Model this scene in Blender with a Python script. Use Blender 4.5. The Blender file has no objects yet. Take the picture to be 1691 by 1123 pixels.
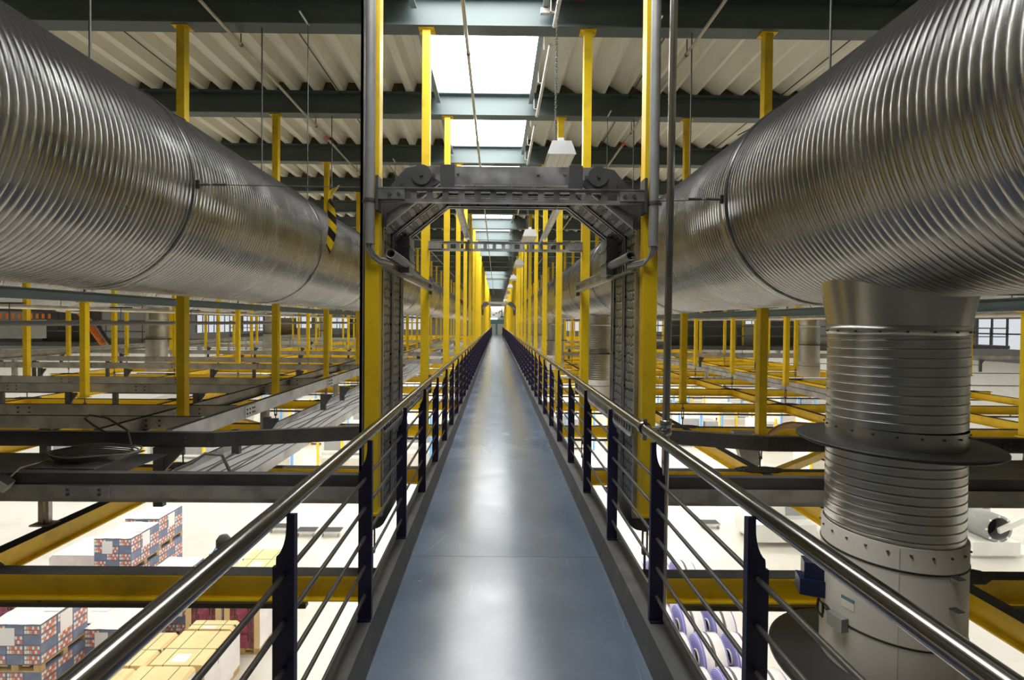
import bpy, math, random
from mathutils import Matrix, Vector
random.seed(7)
PI = math.pi
sc = bpy.context.scene
COL = sc.collection

# ------------------------------------------------------------------ camera, world, exposure
CAM_Z = 1.75
FPX = 800.0
cam_d = bpy.data.cameras.new('camera')
cam = bpy.data.objects.new('camera', cam_d)
COL.objects.link(cam)
cam_d.sensor_fit = 'HORIZONTAL'
cam_d.sensor_width = 36.0
cam_d.lens = FPX / 1691 * 36.0
cam_d.clip_start, cam_d.clip_end = 0.05, 300
PITCH, YAW, ROLL = 0.015, 0.0055, 0.009
cam.matrix_world = (Matrix.Translation((0, 0, CAM_Z)) @ Matrix.Rotation(-YAW, 4, 'Z')
                    @ Matrix.Rotation(PI / 2 - PITCH, 4, 'X') @ Matrix.Rotation(ROLL, 4, 'Z'))
cam_d.shift_x = (25.5 - FPX * YAW) / 1691
cam_d.shift_y = -(28.5 - FPX * PITCH) / 1691
sc.camera = cam

w = bpy.data.worlds.new('world')
sc.world = w
w.use_nodes = True
w.node_tree.nodes['Background'].inputs[0].default_value = (0.85, 0.92, 1.0, 1)
w.node_tree.nodes['Background'].inputs[1].default_value = 1.0
sc.view_settings.view_transform = 'Standard'
sc.view_settings.look = 'None'
sc.view_settings.gamma = 1.0
sc.view_settings.use_curve_mapping = False
sc.view_settings.exposure = 0.0
sc.cycles.use_denoising = True
sc.cycles.max_bounces = 8
sc.cycles.diffuse_bounces = 5
sc.cycles.glossy_bounces = 4
sc.cycles.sample_clamp_indirect = 6.0
SKY_E = 13.0          # daylight coming through the skylight panes
STRIP_W = 17.0       # watts per metre of the strip lights over the lower hall


# ------------------------------------------------------------------ materials
def mat(name, col, rough=0.5, metal=0.0, var=0.0, scale=4.0, bump=0.0, bscale=40.0, rvar=0.0, stretch=(1, 1, 1),
        dirt=None, dirt_amt=0.5, dirt_scale=2.0, spec=0.5, coat=0.0):
    m = bpy.data.materials.new(name)
    m.use_nodes = True
    nt = m.node_tree
    N, L = nt.nodes, nt.links
    b = N['Principled BSDF']
    b.inputs['Base Color'].default_value = (*col, 1)
    b.inputs['Roughness'].default_value = rough
    b.inputs['Metallic'].default_value = metal
    b.inputs['Specular IOR Level'].default_value = spec
    b.inputs['Coat Weight'].default_value = coat
    if var or bump or rvar or dirt:
        tc = N.new('ShaderNodeTexCoord')
        mp = N.new('ShaderNodeMapping')
        mp.inputs['Scale'].default_value = stretch
        L.new(tc.outputs['Object'], mp.inputs[0])
        nz = N.new('ShaderNodeTexNoise')
        nz.inputs['Scale'].default_value = scale
        nz.inputs['Detail'].default_value = 5
        L.new(mp.outputs[0], nz.inputs['Vector'])
        src = None
        if var:
            rp = N.new('ShaderNodeValToRGB')
            e = rp.color_ramp.elements
            e[0].position, e[1].position = 0.3, 0.7
            e[0].color = (*[c * (1 - var) for c in col], 1)
            e[1].color = (*[min(1, c * (1 + var * 0.6)) for c in col], 1)
            L.new(nz.outputs['Fac'], rp.inputs[0])
            src = rp.outputs[0]
        if dirt:
            nd = N.new('ShaderNodeTexNoise')
            nd.inputs['Scale'].default_value = dirt_scale
            nd.inputs['Detail'].default_value = 8
            nd.inputs['Roughness'].default_value = 0.65
            L.new(mp.outputs[0], nd.inputs['Vector'])
            r2 = N.new('ShaderNodeMapRange')
            r2.inputs[1].default_value, r2.inputs[2].default_value = 0.52, 0.72
            r2.inputs[3].default_value, r2.inputs[4].default_value = 0, dirt_amt
            L.new(nd.outputs['Fac'], r2.inputs[0])
            mx = N.new('ShaderNodeMix')
            mx.data_type = 'RGBA'
            L.new(r2.outputs[0], mx.inputs[0])
            if src:
                L.new(src, mx.inputs[6])
            else:
                mx.inputs[6].default_value = (*col, 1)
            mx.inputs[7].default_value = (*dirt, 1)
            src = mx.outputs[2]
        if src:
            L.new(src, b.inputs['Base Color'])
        if rvar:
            r3 = N.new('ShaderNodeMapRange')
            r3.inputs[1].default_value, r3.inputs[2].default_value = 0.3, 0.7
            r3.inputs[3].default_value, r3.inputs[4].default_value = max(0.02, rough - rvar), min(1, rough + rvar)
            L.new(nz.outputs['Fac'], r3.inputs[0])
            L.new(r3.outputs[0], b.inputs['Roughness'])
        if bump:
            nb = N.new('ShaderNodeTexNoise')
            nb.inputs['Scale'].default_value = bscale
            nb.inputs['Detail'].default_value = 3
            L.new(mp.outputs[0], nb.inputs['Vector'])
            bp = N.new('ShaderNodeBump')
            bp.inputs['Strength'].default_value = bump
            bp.inputs['Distance'].default_value = 0.01
            L.new(nb.outputs['Fac'], bp.inputs['Height'])
            L.new(bp.outputs[0], b.inputs['Normal'])
    return m


def emit(name, col, s):
    m = bpy.data.materials.new(name)
    m.use_nodes = True
    nt = m.node_tree
    nt.nodes.remove(nt.nodes['Principled BSDF'])
    e = nt.nodes.new('ShaderNodeEmission')
    e.inputs[0].default_value = (*col, 1)
    e.inputs[1].default_value = s
    nt.links.new(e.outputs[0], nt.nodes['Material Output'].inputs[0])
    return m


M = {}
M['yellow'] = mat('yellow_paint', (0.88, 0.60, 0.010), 0.42, dirt=(0.16, 0.10, 0.03), dirt_amt=0.32, dirt_scale=3.5, var=0.10, scale=2)
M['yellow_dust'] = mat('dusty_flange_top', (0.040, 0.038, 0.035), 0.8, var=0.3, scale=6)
M['beam'] = mat('roof_beam_paint', (0.105, 0.14, 0.142), 0.5, var=0.12, scale=1.2)
M['deck_sheet'] = mat('cream_roof_sheet', (0.86, 0.83, 0.71), 0.4, dirt=(0.35, 0.29, 0.19), dirt_amt=0.3, dirt_scale=1.6, stretch=(2.5, 0.5, 1))
M['trough_shade'] = mat('brown_trough_shade', (0.11, 0.095, 0.065), 0.9, var=0.4, scale=8)
M['frame'] = mat('skylight_frame_paint', (0.22, 0.26, 0.265), 0.5)
M['pane'] = emit('skylight_daylight', (1.0, 0.995, 0.97), SKY_E)
M['galv'] = mat('galvanised_duct', (0.37, 0.37, 0.365), 0.25, 1.0, var=0.12, scale=1.4, rvar=0.05, stretch=(1, 3, 1))


def darken_tops(m, col, amt):
    """dark matte dust tone over the upward faces of a surface"""
    nt = m.node_tree
    N, L = nt.nodes, nt.links
    b = N['Principled BSDF']
    g = N.new('ShaderNodeNewGeometry')
    sp = N.new('ShaderNodeSeparateXYZ')
    L.new(g.outputs['Normal'], sp.inputs[0])
    nz = N.new('ShaderNodeTexNoise')
    nz.inputs['Scale'].default_value = 3.0
    nz.inputs['Detail'].default_value = 6
    L.new(g.outputs['Position'], nz.inputs['Vector'])
    ad = N.new('ShaderNodeMath')
    ad.operation = 'MULTIPLY_ADD'
    ad.inputs[1].default_value = 0.5
    L.new(nz.outputs['Fac'], ad.inputs[0])
    L.new(sp.outputs['Z'], ad.inputs[2])
    mr = N.new('ShaderNodeMapRange')
    mr.interpolation_type = 'SMOOTHSTEP'
    mr.inputs[1].default_value, mr.inputs[2].default_value = 0.12, 0.68
    mr.inputs[3].default_value, mr.inputs[4].default_value = 0.0, amt
    L.new(ad.outputs[0], mr.inputs[0])
    d = N.new('ShaderNodeBsdfDiffuse')
    d.inputs[0].default_value = (*col, 1)
    mx = N.new('ShaderNodeMixShader')
    L.new(mr.outputs[0], mx.inputs[0])
    L.new(b.outputs[0], mx.inputs[1])
    L.new(d.outputs[0], mx.inputs[2])
    L.new(mx.outputs[0], N['Material Output'].inputs[0])


darken_tops(M['galv'], (0.042, 0.041, 0.039), 0.95)  # duct dust, darkened and widened in colour to hide the skylight streak
M['galv_riser'] = mat('spangled_galvanised', (0.52, 0.52, 0.505), 0.30, 1.0, var=0.16, scale=4)
M['galv_collar'] = mat('smooth_galvanised', (0.60, 0.59, 0.56), 0.25, 1.0, var=0.12, scale=3, stretch=(1, 1, 0.3))
M['steel'] = mat('brushed_stainless', (0.22, 0.216, 0.208), 0.19, 1.0, rvar=0.05, scale=3, stretch=(1, 0.05, 1))
M['chrome'] = mat('polished_pipe', (0.5, 0.49, 0.48), 0.2, 1.0, rvar=0.05, scale=6)
M['navy'] = mat('navy_post_paint', (0.016, 0.014, 0.055), 0.38, var=0.1, scale=5)
M['rod'] = mat('dark_rod', (0.10, 0.095, 0.085), 0.4, 0.3)
M['curb'] = mat('grey_curb', (0.085, 0.085, 0.083), 0.6, var=0.25, scale=3, dirt=(0.2, 0.19, 0.17), dirt_amt=0.4, dirt_scale=5)
M['slot'] = mat('galvanised_strut', (0.46, 0.46, 0.48), 0.38, 0.85, var=0.3, scale=7, rvar=0.1)
M['slot_bright'] = mat('bright_zinc_plate', (0.62, 0.66, 0.72), 0.3, 0.9, var=0.3, scale=9)
M['chan'] = mat('grey_conveyor_channel', (0.50, 0.495, 0.47), 0.55, 0.35, var=0.25, scale=2.5, dirt=(0.12, 0.1, 0.08), dirt_amt=0.5, dirt_scale=3)
M['chan_dark'] = mat('dark_conveyor_channel', (0.095, 0.095, 0.10), 0.5, 0.4, var=0.3, scale=4)
M['tray'] = mat('cable_tray_zinc', (0.52, 0.52, 0.53), 0.45, 0.2, var=0.2, scale=2)
M['chan_light'] = mat('pale_conveyor_channel', (0.70, 0.70, 0.70), 0.45, 0.3, var=0.2, scale=3)
M['dark'] = mat('black_disc', (0.018, 0.018, 0.017), 0.55, var=0.3, scale=6)
M['black'] = mat('black_rubber', (0.012, 0.012, 0.013), 0.6)
M['casing'] = mat('cream_white_casing', (0.60, 0.565, 0.50), 0.42, var=0.08, scale=3, dirt=(0.4, 0.35, 0.28), dirt_amt=0.3, dirt_scale=3)
M['white'] = mat('white_paint', (0.80, 0.79, 0.76), 0.45)
M['machine_white'] = mat('machine_white', (0.74, 0.74, 0.70), 0.4, var=0.06, scale=2)
M['machine_grey'] = mat('machine_grey', (0.32, 0.33, 0.33), 0.45, var=0.1)
M['light_blue'] = mat('light_blue_paint', (0.16, 0.40, 0.75), 0.4)
M['blue'] = mat('blue_housing', (0.012, 0.022, 0.07), 0.4)
M['teal'] = mat('teal_paint', (0.10, 0.24, 0.28), 0.5)
M['red'] = mat('red_plastic', (0.62, 0.04, 0.03), 0.4)
M['orange'] = mat('orange_plastic', (0.85, 0.25, 0.03), 0.4)
M['conduit'] = mat('grey_conduit', (0.30, 0.30, 0.30), 0.5, 0.2, var=0.2, scale=5)
M['cable'] = mat('grey_cable', (0.11, 0.105, 0.10), 0.6)
M['wire'] = mat('dull_wire', (0.12, 0.12, 0.12), 0.5, 0.6)
M['sprinkler'] = mat('galvanised_pipe', (0.55, 0.52, 0.45), 0.35, 0.8, var=0.2, scale=4)
M['concrete'] = mat('pale_hall_floor', (0.58, 0.56, 0.505), 0.4, var=0.10, scale=0.6, dirt=(0.35, 0.33, 0.29), dirt_amt=0.35, dirt_scale=0.8)
M['wall'] = mat('grey_wall_panel', (0.17, 0.175, 0.18), 0.6, var=0.06)
M['wall_pale'] = mat('pale_wall_panel', (0.62, 0.62, 0.60), 0.6, var=0.05)
M['cabinet'] = mat('dark_grey_cabinet', (0.075, 0.08, 0.085), 0.45)
M['lamp_body'] = mat('lamp_housing', (0.72, 0.73, 0.74), 0.4, 0.2)
M['lamp_in'] = mat('lamp_reflector', (0.82, 0.78, 0.68), 0.3)
M['tube_lamp'] = emit('lit_lamp_tube', (1.0, 1.0, 1.0), 9.0)
M['window'] = emit('daylit_window', (0.9, 0.95, 1.0), 0.75)
M['kraft'] = mat('kraft_card', (0.78, 0.60, 0.31), 0.7, var=0.1, scale=2)
M['wood'] = mat('pallet_wood', (0.52, 0.36, 0.17), 0.75, var=0.2, scale=6, stretch=(1, 6, 1))
M['carton_navy'] = mat('navy_carton', (0.20, 0.24, 0.36), 0.5, var=0.2, scale=5)
M['print_white'] = mat('printed_white', (0.85, 0.80, 0.70), 0.5)
M['print_red'] = mat('printed_red', (0.78, 0.18, 0.12), 0.5)
M['print_orange'] = mat('printed_orange', (0.84, 0.40, 0.22), 0.5)
M['plum'] = mat('plum_carton', (0.36, 0.09, 0.15), 0.55, var=0.45, scale=9)
M['strap'] = mat('green_strap', (0.08, 0.16, 0.06), 0.5)
M['paper'] = mat('white_paper', (0.86, 0.86, 0.86), 0.6)
M['film'] = mat('stretch_film', (0.82, 0.78, 0.78), 0.25, var=0.12, scale=3, bump=0.4, bscale=9)
M['tan'] = mat('tan_hose', (0.38, 0.24, 0.10), 0.45, var=0.25, scale=4)
M['board'] = mat('orange_brown_board', (0.50, 0.27, 0.12), 0.6)
M['brown_box'] = mat('brown_box', (0.30, 0.22, 0.13), 0.7)

for k_ in ('chan', 'chan_light'):
    darken_tops(M[k_], (0.03, 0.029, 0.028), 0.92)

def tread_material():
    m = mat('perforated_tread', (0.42, 0.43, 0.43), 0.4, 0.7, var=0.2, scale=6)
    nt = m.node_tree
    N, L = nt.nodes, nt.links
    b = N['Principled BSDF']
    tc = N.new('ShaderNodeTexCoord')
    mp = N.new('ShaderNodeMapping')
    mp.inputs['Scale'].default_value = (22, 22, 14)
    L.new(tc.outputs['Object'], mp.inputs[0])
    vo = N.new('ShaderNodeTexVoronoi')
    vo.feature = 'DISTANCE_TO_EDGE'
    vo.inputs['Scale'].default_value = 1.0
    vo.inputs['Randomness'].default_value = 0.25
    L.new(mp.outputs[0], vo.inputs['Vector'])
    mr = N.new('ShaderNodeMapRange')
    mr.inputs[1].default_value, mr.inputs[2].default_value = 0.10, 0.2
    L.new(vo.outputs['Distance'], mr.inputs[0])
    old = b.inputs['Base Color'].links[0].from_socket
    mx = N.new('ShaderNodeMix')
    mx.data_type = 'RGBA'
    mx.inputs[6].default_value = (0.10, 0.10, 0.10, 1)
    L.new(mr.outputs[0], mx.inputs[0])
    L.new(old, mx.inputs[7])
    L.new(mx.outputs[2], b.inputs['Base Color'])
    bp = N.new('ShaderNodeBump')
    bp.inputs['Strength'].default_value = 0.7
    bp.inputs['Distance'].default_value = 0.01
    L.new(mr.outputs[0], bp.inputs['Height'])
    L.new(bp.outputs[0], b.inputs['Normal'])
    return m


M['tread'] = tread_material()


def deck_material():
    m = mat('blue_walkway_resin', (0.095, 0.132, 0.190), 0.22, 0.0, var=0.12, scale=2.0, rvar=0.05, bump=0.03, bscale=14, spec=1.0,
            dirt=(0.12, 0.16, 0.21), dirt_amt=0.4, dirt_scale=9)
    nt = m.node_tree
    N, L = nt.nodes, nt.links
    b = N['Principled BSDF']
    tc = N.new('ShaderNodeTexCoord')
    old = b.inputs['Base Color'].links[0].from_socket
    for sc_, th, rot in ((1.4, 0.0035, 0.35), (2.1, 0.003, -0.7)):
        mp = N.new('ShaderNodeMapping')
        mp.inputs['Scale'].default_value = (2.2, 0.6, 1)
        mp.inputs['Rotation'].default_value = (0, 0, rot)
        L.new(tc.outputs['Object'], mp.inputs[0])
        vo = N.new('ShaderNodeTexVoronoi')
        vo.feature = 'DISTANCE_TO_EDGE'
        vo.inputs['Scale'].default_value = sc_
        L.new(mp.outputs[0], vo.inputs['Vector'])
        nz = N.new('ShaderNodeTexNoise')
        nz.inputs['Scale'].default_value = 1.7
        L.new(tc.outputs['Object'], nz.inputs['Vector'])
        lt = N.new('ShaderNodeMath')
        lt.operation = 'LESS_THAN'
        lt.inputs[1].default_value = th
        L.new(vo.outputs['Distance'], lt.inputs[0])
        gt = N.new('ShaderNodeMath')
        gt.operation = 'GREATER_THAN'
        gt.inputs[1].default_value = 0.58
        L.new(nz.outputs['Fac'], gt.inputs[0])
        ml = N.new('ShaderNodeMath')
        ml.operation = 'MULTIPLY'
        L.new(lt.outputs[0], ml.inputs[0])
        L.new(gt.outputs[0], ml.inputs[1])
        m2 = N.new('ShaderNodeMath')
        m2.operation = 'MULTIPLY'
        m2.inputs[1].default_value = 0.25
        L.new(ml.outputs[0], m2.inputs[0])
        mx = N.new('ShaderNodeMix')
        mx.data_type = 'RGBA'
        L.new(m2.outputs[0], mx.inputs[0])
        L.new(old, mx.inputs[6])
        mx.inputs[7].default_value = (0.45, 0.47, 0.5, 1)
        old = mx.outputs[2]
    L.new(old, b.inputs['Base Color'])
    return m


M['walk'] = deck_material()


def yarn_material():
    m = mat('violet_blue_yarn', (0.42, 0.42, 0.72), 0.6)
    nt = m.node_tree
    N, L = nt.nodes, nt.links
    b = N['Principled BSDF']
    tc = N.new('ShaderNodeTexCoord')
    wv = N.new('ShaderNodeTexWave')
    wv.wave_type = 'RINGS'
    wv.rings_direction = 'X'
    wv.inputs['Scale'].default_value = 9
    wv.inputs['Distortion'].default_value = 1.5
    wv.inputs['Detail'].default_value = 3
    L.new(tc.outputs['Object'], wv.inputs['Vector'])
    rp = N.new('ShaderNodeValToRGB')
    rp.color_ramp.elements[0].color = (0.14, 0.13, 0.45, 1)
    rp.color_ramp.elements[1].color = (0.52, 0.52, 0.72, 1)
    L.new(wv.outputs['Fac'], rp.inputs[0])
    L.new(rp.outputs[0], b.inputs['Base Color'])
    return m


M['yarn'] = yarn_material()


# ------------------------------------------------------------------ mesh building
class MB:
    def __init__(s):
        s.v, s.f, s.sm, s.mi = [], [], [], []

    def add(s, vs, fs, smooth=False, mi=0):
        o = len(s.v)
        s.v.extend(vs)
        for f in fs:
            s.f.append(tuple(i + o for i in f))
            s.sm.append(smooth)
            s.mi.append(mi)
        return s

    def box(s, x0, x1, y0, y1, z0, z1, mi=0):
        return s.add([(x0, y0, z0), (x1, y0, z0), (x1, y1, z0), (x0, y1, z0), (x0, y0, z1), (x1, y0, z1), (x1, y1, z1), (x0, y1, z1)],
                     [(0, 3, 2, 1), (4, 5, 6, 7), (0, 1, 5, 4), (1, 2, 6, 5), (2, 3, 7, 6), (3, 0, 4, 7)], False, mi)

    def cbox(s, c, d, mi=0):
        return s.box(c[0] - d[0] / 2, c[0] + d[0] / 2, c[1] - d[1] / 2, c[1] + d[1] / 2, c[2] - d[2] / 2, c[2] + d[2] / 2, mi)

    def prism(s, prof, axis, lo, hi, mi=0, smooth=False):
        """extrude a 2D outline: axis 'x': (y,z), 'y': (x,z), 'z': (x,y)"""
        n = len(prof)

        def P(p, t):
            return {'x': (t, p[0], p[1]), 'y': (p[0], t, p[1]), 'z': (p[0], p[1], t)}[axis]
        vs = [P(p, lo) for p in prof] + [P(p, hi) for p in prof]
        fs = [(i, (i + 1) % n, n + (i + 1) % n, n + i) for i in range(n)]
        s.add(vs, fs, smooth, mi)
        return s.add(vs, [tuple(range(n - 1, -1, -1)), tuple(range(n, 2 * n))], False, mi)

    def sheet(s, prof, axis, lo, hi, mi=0):
        n = len(prof)

        def P(p, t):
            return {'x': (t, p[0], p[1]), 'y': (p[0], t, p[1]), 'z': (p[0], p[1], t)}[axis]
        return s.add([P(p, lo) for p in prof] + [P(p, hi) for p in prof], [(i, i + 1, n + i + 1, n + i) for i in range(n - 1)], False, mi)

    def path(s, pts, r, n=10, mi=0, cap=True, closed=False):
        pts = [Vector(p) for p in pts]
        k = len(pts)
        rings = []
        up = None
        for i, p in enumerate(pts):
            a = pts[i - 1] if i or closed else p
            b = pts[(i + 1) % k] if i < k - 1 or closed else p
            t = (b - a).normalized()
            if up is None:
                up = Vector((0, 0, 1)) if abs(t.z) < 0.9 else Vector((1, 0, 0))
            u = (up - t * up.dot(t))
            u = u.normalized() if u.length > 1e-6 else t.orthogonal().normalized()
            up = u
            q = t.cross(u)
            rings.append([tuple(p + (u * math.cos(2 * PI * j / n) + q * math.sin(2 * PI * j / n)) * r) for j in range(n)])
        vs = [v for rg in rings for v in rg]
        fs = []
        for i in range(k if closed else k - 1):
            i2 = (i + 1) % k
            for j in range(n):
                fs.append((i * n + j, i * n + (j + 1) % n, i2 * n + (j + 1) % n, i2 * n + j))
        s.add(vs, fs, True, mi)
        if cap and not closed:
            s.add(rings[0], [tuple(range(n - 1, -1, -1))], False, mi)
            s.add(rings[-1], [tuple(range(n))], False, mi)
        return s

    def tube(s, a, b, r, n=10, mi=0):
        return s.path([a, b], r, n, mi)

    def lathe(s, prof, c, axis='z', n=40, mi=0, smooth=True, helix=0.0, cap=False):
        """prof: (radius, t) along the axis through c"""
        vs, fs = [], []
        m = len(prof)
        for r, t in prof:
            for j in range(n + (1 if helix else 0)):
                a = 2 * PI * j / n + (PI / 2 if helix and axis == 'y' else 0.0)
                tt = t + helix * j / n
                x, y = r * math.cos(a), r * math.sin(a)
                vs.append({'z': (c[0] + x, c[1] + y, c[2] + tt), 'y': (c[0] + x, c[1] + tt, c[2] + y), 'x': (c[0] + tt, c[1] + x, c[2] + y)}[axis])
        st = n + (1 if helix else 0)
        for i in range(m - 1):
            for j in range(n):
                j2 = j + 1 if helix else (j + 1) % n
                q = (i * st + j, i * st + j2, (i + 1) * st + j2, (i + 1) * st + j)
                fs.append(q if axis != 'y' else q[::-1])
        s.add(vs, fs, smooth, mi)
        if cap:
            for i in (0, m - 1):
                s.add(vs[i * st:i * st + n], [tuple(range(n))], False, mi)
        return s

    def mesh(s, name, mats, off=(0, 0, 0)):
        me = bpy.data.meshes.new(name)
        if off != (0, 0, 0):
            me.from_pydata([(v[0] - off[0], v[1] - off[1], v[2] - off[2]) for v in s.v], [], s.f)
        else:
            me.from_pydata(s.v, [], s.f)
        for m in (mats if isinstance(mats, (list, tuple)) else [mats]):
            me.materials.append(M[m])
        me.polygons.foreach_set('use_smooth', s.sm)
        me.polygons.foreach_set('material_index', s.mi)
        me.update()
        return me

    def build(s, name, mats, parent=None, origin=None):
        """world-space builder -> one object; under a parent the mesh is kept relative to the parent"""
        off = WORLD[parent.name] if parent is not None else (origin or (0, 0, 0))
        me = s.mesh(name, mats, off)
        o = bpy.data.objects.new(name, me)
        COL.objects.link(o)
        if parent is not None:
            o.parent = parent
        else:
            o.location = off
        WORLD[o.name] = off
        return o


WORLD = {}


def tag(o, label, cat, group=None, kind=None):
    o['label'] = label
    o['category'] = cat
    if group:
        o['group'] = group
    if kind:
        o['kind'] = kind
    return o


def thing(name, label, cat, loc, group=None, kind=None):
    o = bpy.data.objects.new(name, None)
    o.empty_display_size = 0.1
    COL.objects.link(o)
    o.location = loc
    WORLD[o.name] = tuple(loc)
    return tag(o, label, cat, group, kind)


def link(name, me, parent, loc=(0, 0, 0), rot=None):
    """another object on shared mesh data; loc is in the parent's space"""
    o = bpy.data.objects.new(name, me)
    COL.objects.link(o)
    if parent is not None:
        o.parent = parent
        b = WORLD[parent.name]
        WORLD[o.name] = (b[0] + loc[0], b[1] + loc[1], b[2] + loc[2])
    else:
        WORLD[o.name] = tuple(loc)
    o.location = loc
    if rot:
        o.rotation_euler = rot
    return o


def dup(root, loc, label=None):
    r = root.copy()
    COL.objects.link(r)
    r.location = loc
    WORLD[r.name] = tuple(loc)
    if label:
        r['label'] = label
    for ch in list(root.children):
        c = ch.copy()
        COL.objects.link(c)
        c.parent = r
        for g in ch.children:
            d = g.copy()
            COL.objects.link(d)
            d.parent = c
    return r


ORD = ('nearest second third fourth fifth sixth seventh eighth ninth tenth eleventh twelfth thirteenth fourteenth fifteenth sixteenth '
       'seventeenth eighteenth nineteenth twentieth twenty-first twenty-second twenty-third twenty-fourth twenty-fifth twenty-sixth '
       'twenty-seventh twenty-eighth twenty-ninth thirtieth').split()


def ZN(n):
    return 3.6 + 2.6 * n


def ibeam(h, w, tf, tw, c, z0):
    """closed outline of an I section centred at c, standing on z0"""
    return [(c - w / 2, z0), (c + w / 2, z0), (c + w / 2, z0 + tf), (c + tw / 2, z0 + tf), (c + tw / 2, z0 + h - tf), (c + w / 2, z0 + h - tf),
            (c + w / 2, z0 + h), (c - w / 2, z0 + h), (c - w / 2, z0 + h - tf), (c - tw / 2, z0 + h - tf), (c - tw / 2, z0 + tf), (c - w / 2, z0 + tf)]


def cchan(c, z0, h, w, t, side=1):
    """closed outline of a C section: web at c, flanges reach to c+side*w"""
    s = side
    return [(c, z0), (c + s * w, z0), (c + s * w, z0 + t), (c + s * t, z0 + t), (c + s * t, z0 + h - t), (c + s * w, z0 + h - t), (c + s * w, z0 + h), (c, z0 + h)]


# ------------------------------------------------------------------ the hall shell
FLOOR_Z = -6.0
XW, Y0, Y1 = 34.0, -7.0, 75.0
BEAM_Z = CAM_Z + 3.70
BEAM_H = 0.40
DECK_Z = BEAM_Z + BEAM_H
NB = range(-3, 28)

o = MB().box(-XW, XW, Y0, Y1, FLOOR_Z - 0.2, FLOOR_Z).build('floor', 'concrete')
tag(o, 'pale concrete floor of the brightly lit lower hall', 'floor', kind='structure')
for nm, b, m in (('wall_left', (-XW - 0.2, -XW, Y0, Y1, FLOOR_Z, 7.2), 'wall'), ('wall_right', (XW, XW + 0.2, Y0, Y1, FLOOR_Z, 7.2), 'wall'),
                 ('wall_front', (-XW, XW, Y0 - 0.2, Y0, FLOOR_Z, 7.2), 'wall')):
    o = MB().box(*b).build(nm, m)
    tag(o, {'wall_left': 'grey panel wall closing the hall on the left', 'wall_right': 'grey panel wall closing the hall on the right',
            'wall_front': 'grey panel wall behind the viewer'}[nm], 'wall', kind='structure')
mb = MB()
mb.box(-XW, -1.25, Y1, Y1 + 0.2, FLOOR_Z, 7.2).box(1.45, XW, Y1, Y1 + 0.2, FLOOR_Z, 7.2).box(-1.25, 1.45, Y1, Y1 + 0.2, 4.2, 7.2)
mb.box(-1.25, 1.45, Y1, Y1 + 0.2, FLOOR_Z, -0.1)
wb = mb.build('wall_back', 'wall')
tag(wb, 'grey end wall with the doorway of the walkway', 'wall', kind='structure')

for wn_, b_ in (('wall_left', (-XW, -XW + 0.03, Y0, Y1, FLOOR_Z, -0.6)), ('wall_right', (XW - 0.03, XW, Y0, Y1, FLOOR_Z, -0.6)), ('wall_back', (-XW, XW, Y1 - 0.03, Y1, FLOOR_Z, -0.6))):  # pale bands added on the walls to brighten the low background
    MB().box(*b_).build('added_pale_band', 'wall_pale', bpy.data.objects[wn_])['label'] = 'pale band added to brighten the lower wall'
SKX0, SKX1 = -1.08, 0.585
sky_bays = {-1, 0, 1, 2, 3, 5, 6, 7, 8, 12, 13, 14, 15, 16, 17, 18}
ce = MB().box(-XW, SKX0 - 0.02, Y0, Y1, DECK_Z + 0.20, DECK_Z + 0.3).box(SKX1 + 0.02, XW, Y0, Y1, DECK_Z + 0.20, DECK_Z + 0.3)
for n in range(-4, 28):
    if n not in sky_bays:
        ya, yb = ZN(n), ZN(n + 1)
        ce.box(SKX0 - 0.02, SKX1 + 0.02, max(ya, Y0), min(yb, Y1), DECK_Z + 0.20, DECK_Z + 0.3)
ceiling = ce.build('ceiling', 'deck_sheet')
tag(ceiling, 'cream trapezoidal sheet roof on dark grey steel beams with a skylight strip', 'ceiling', kind='structure')

PITCHX, DEPX = 0.41, 0.17


def trap(x0, x1, step):
    pr, x = [], x0
    while (x - x1) * step < 0:
        for dx, dz in ((0, 0), (0.13, 0), (0.19, DEPX), (0.35, DEPX)):
            xx = x + dx * step / PITCHX * PITCHX * (1 if step > 0 else 1) if step > 0 else x - dx
            if (xx - x1) * step < 0:
                pr.append((xx, dz))
        x += step
    return pr


sheetL = MB().sheet(trap(SKX0 - 0.03, -XW, -PITCHX), 'y', 0, 2.6).mesh('roof_sheet', 'deck_sheet')
sheetR = MB().sheet(trap(SKX1 + 0.03, XW, PITCHX), 'y', 0, 2.6).mesh('roof_sheet', 'deck_sheet')
sheetM = MB().sheet(trap(SKX0 - 0.03, SKX1 + 0.03, PITCHX), 'y', 0, 2.6).mesh('roof_sheet', 'deck_sheet')
beam_me = MB().prism(ibeam(BEAM_H, 0.22, 0.02, 0.014, 0, 0), 'x', -XW, XW).mesh('roof_beam', 'beam')
fr = MB()
fr.box(SKX0 - 0.02, SKX0, 0.11, 2.49, 0.2, 0.53).box(SKX0, SKX0 + 0.05, 0.11, 2.49, 0.2, 0.215)
frameL = fr.mesh('skylight_frame', 'frame')
fr = MB()
fr.box(SKX1, SKX1 + 0.02, 0.11, 2.49, 0.2, 0.53).box(SKX1 - 0.05, SKX1, 0.11, 2.49, 0.2, 0.215)
frameR = fr.mesh('skylight_frame', 'frame')
pane_me = MB().box(SKX0 - 0.02, SKX1 + 0.02, 0, 2.6, 0.50, 0.52).mesh('skylight_pane', 'pane')
shade_me = MB().box(-XW, SKX0 - 0.05, -0.05, 0.05, BEAM_H, BEAM_H + DEPX).box(SKX1 + 0.05, XW, -0.05, 0.05, BEAM_H, BEAM_H + DEPX).mesh('shade_strip', 'trough_shade')  # dark strips that paint the shade in the troughs above each beam
bar_me = MB().box(SKX0, SKX1, -0.03, 0.03, BEAM_H, 0.50).mesh('skylight_crossbar', 'frame')
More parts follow.
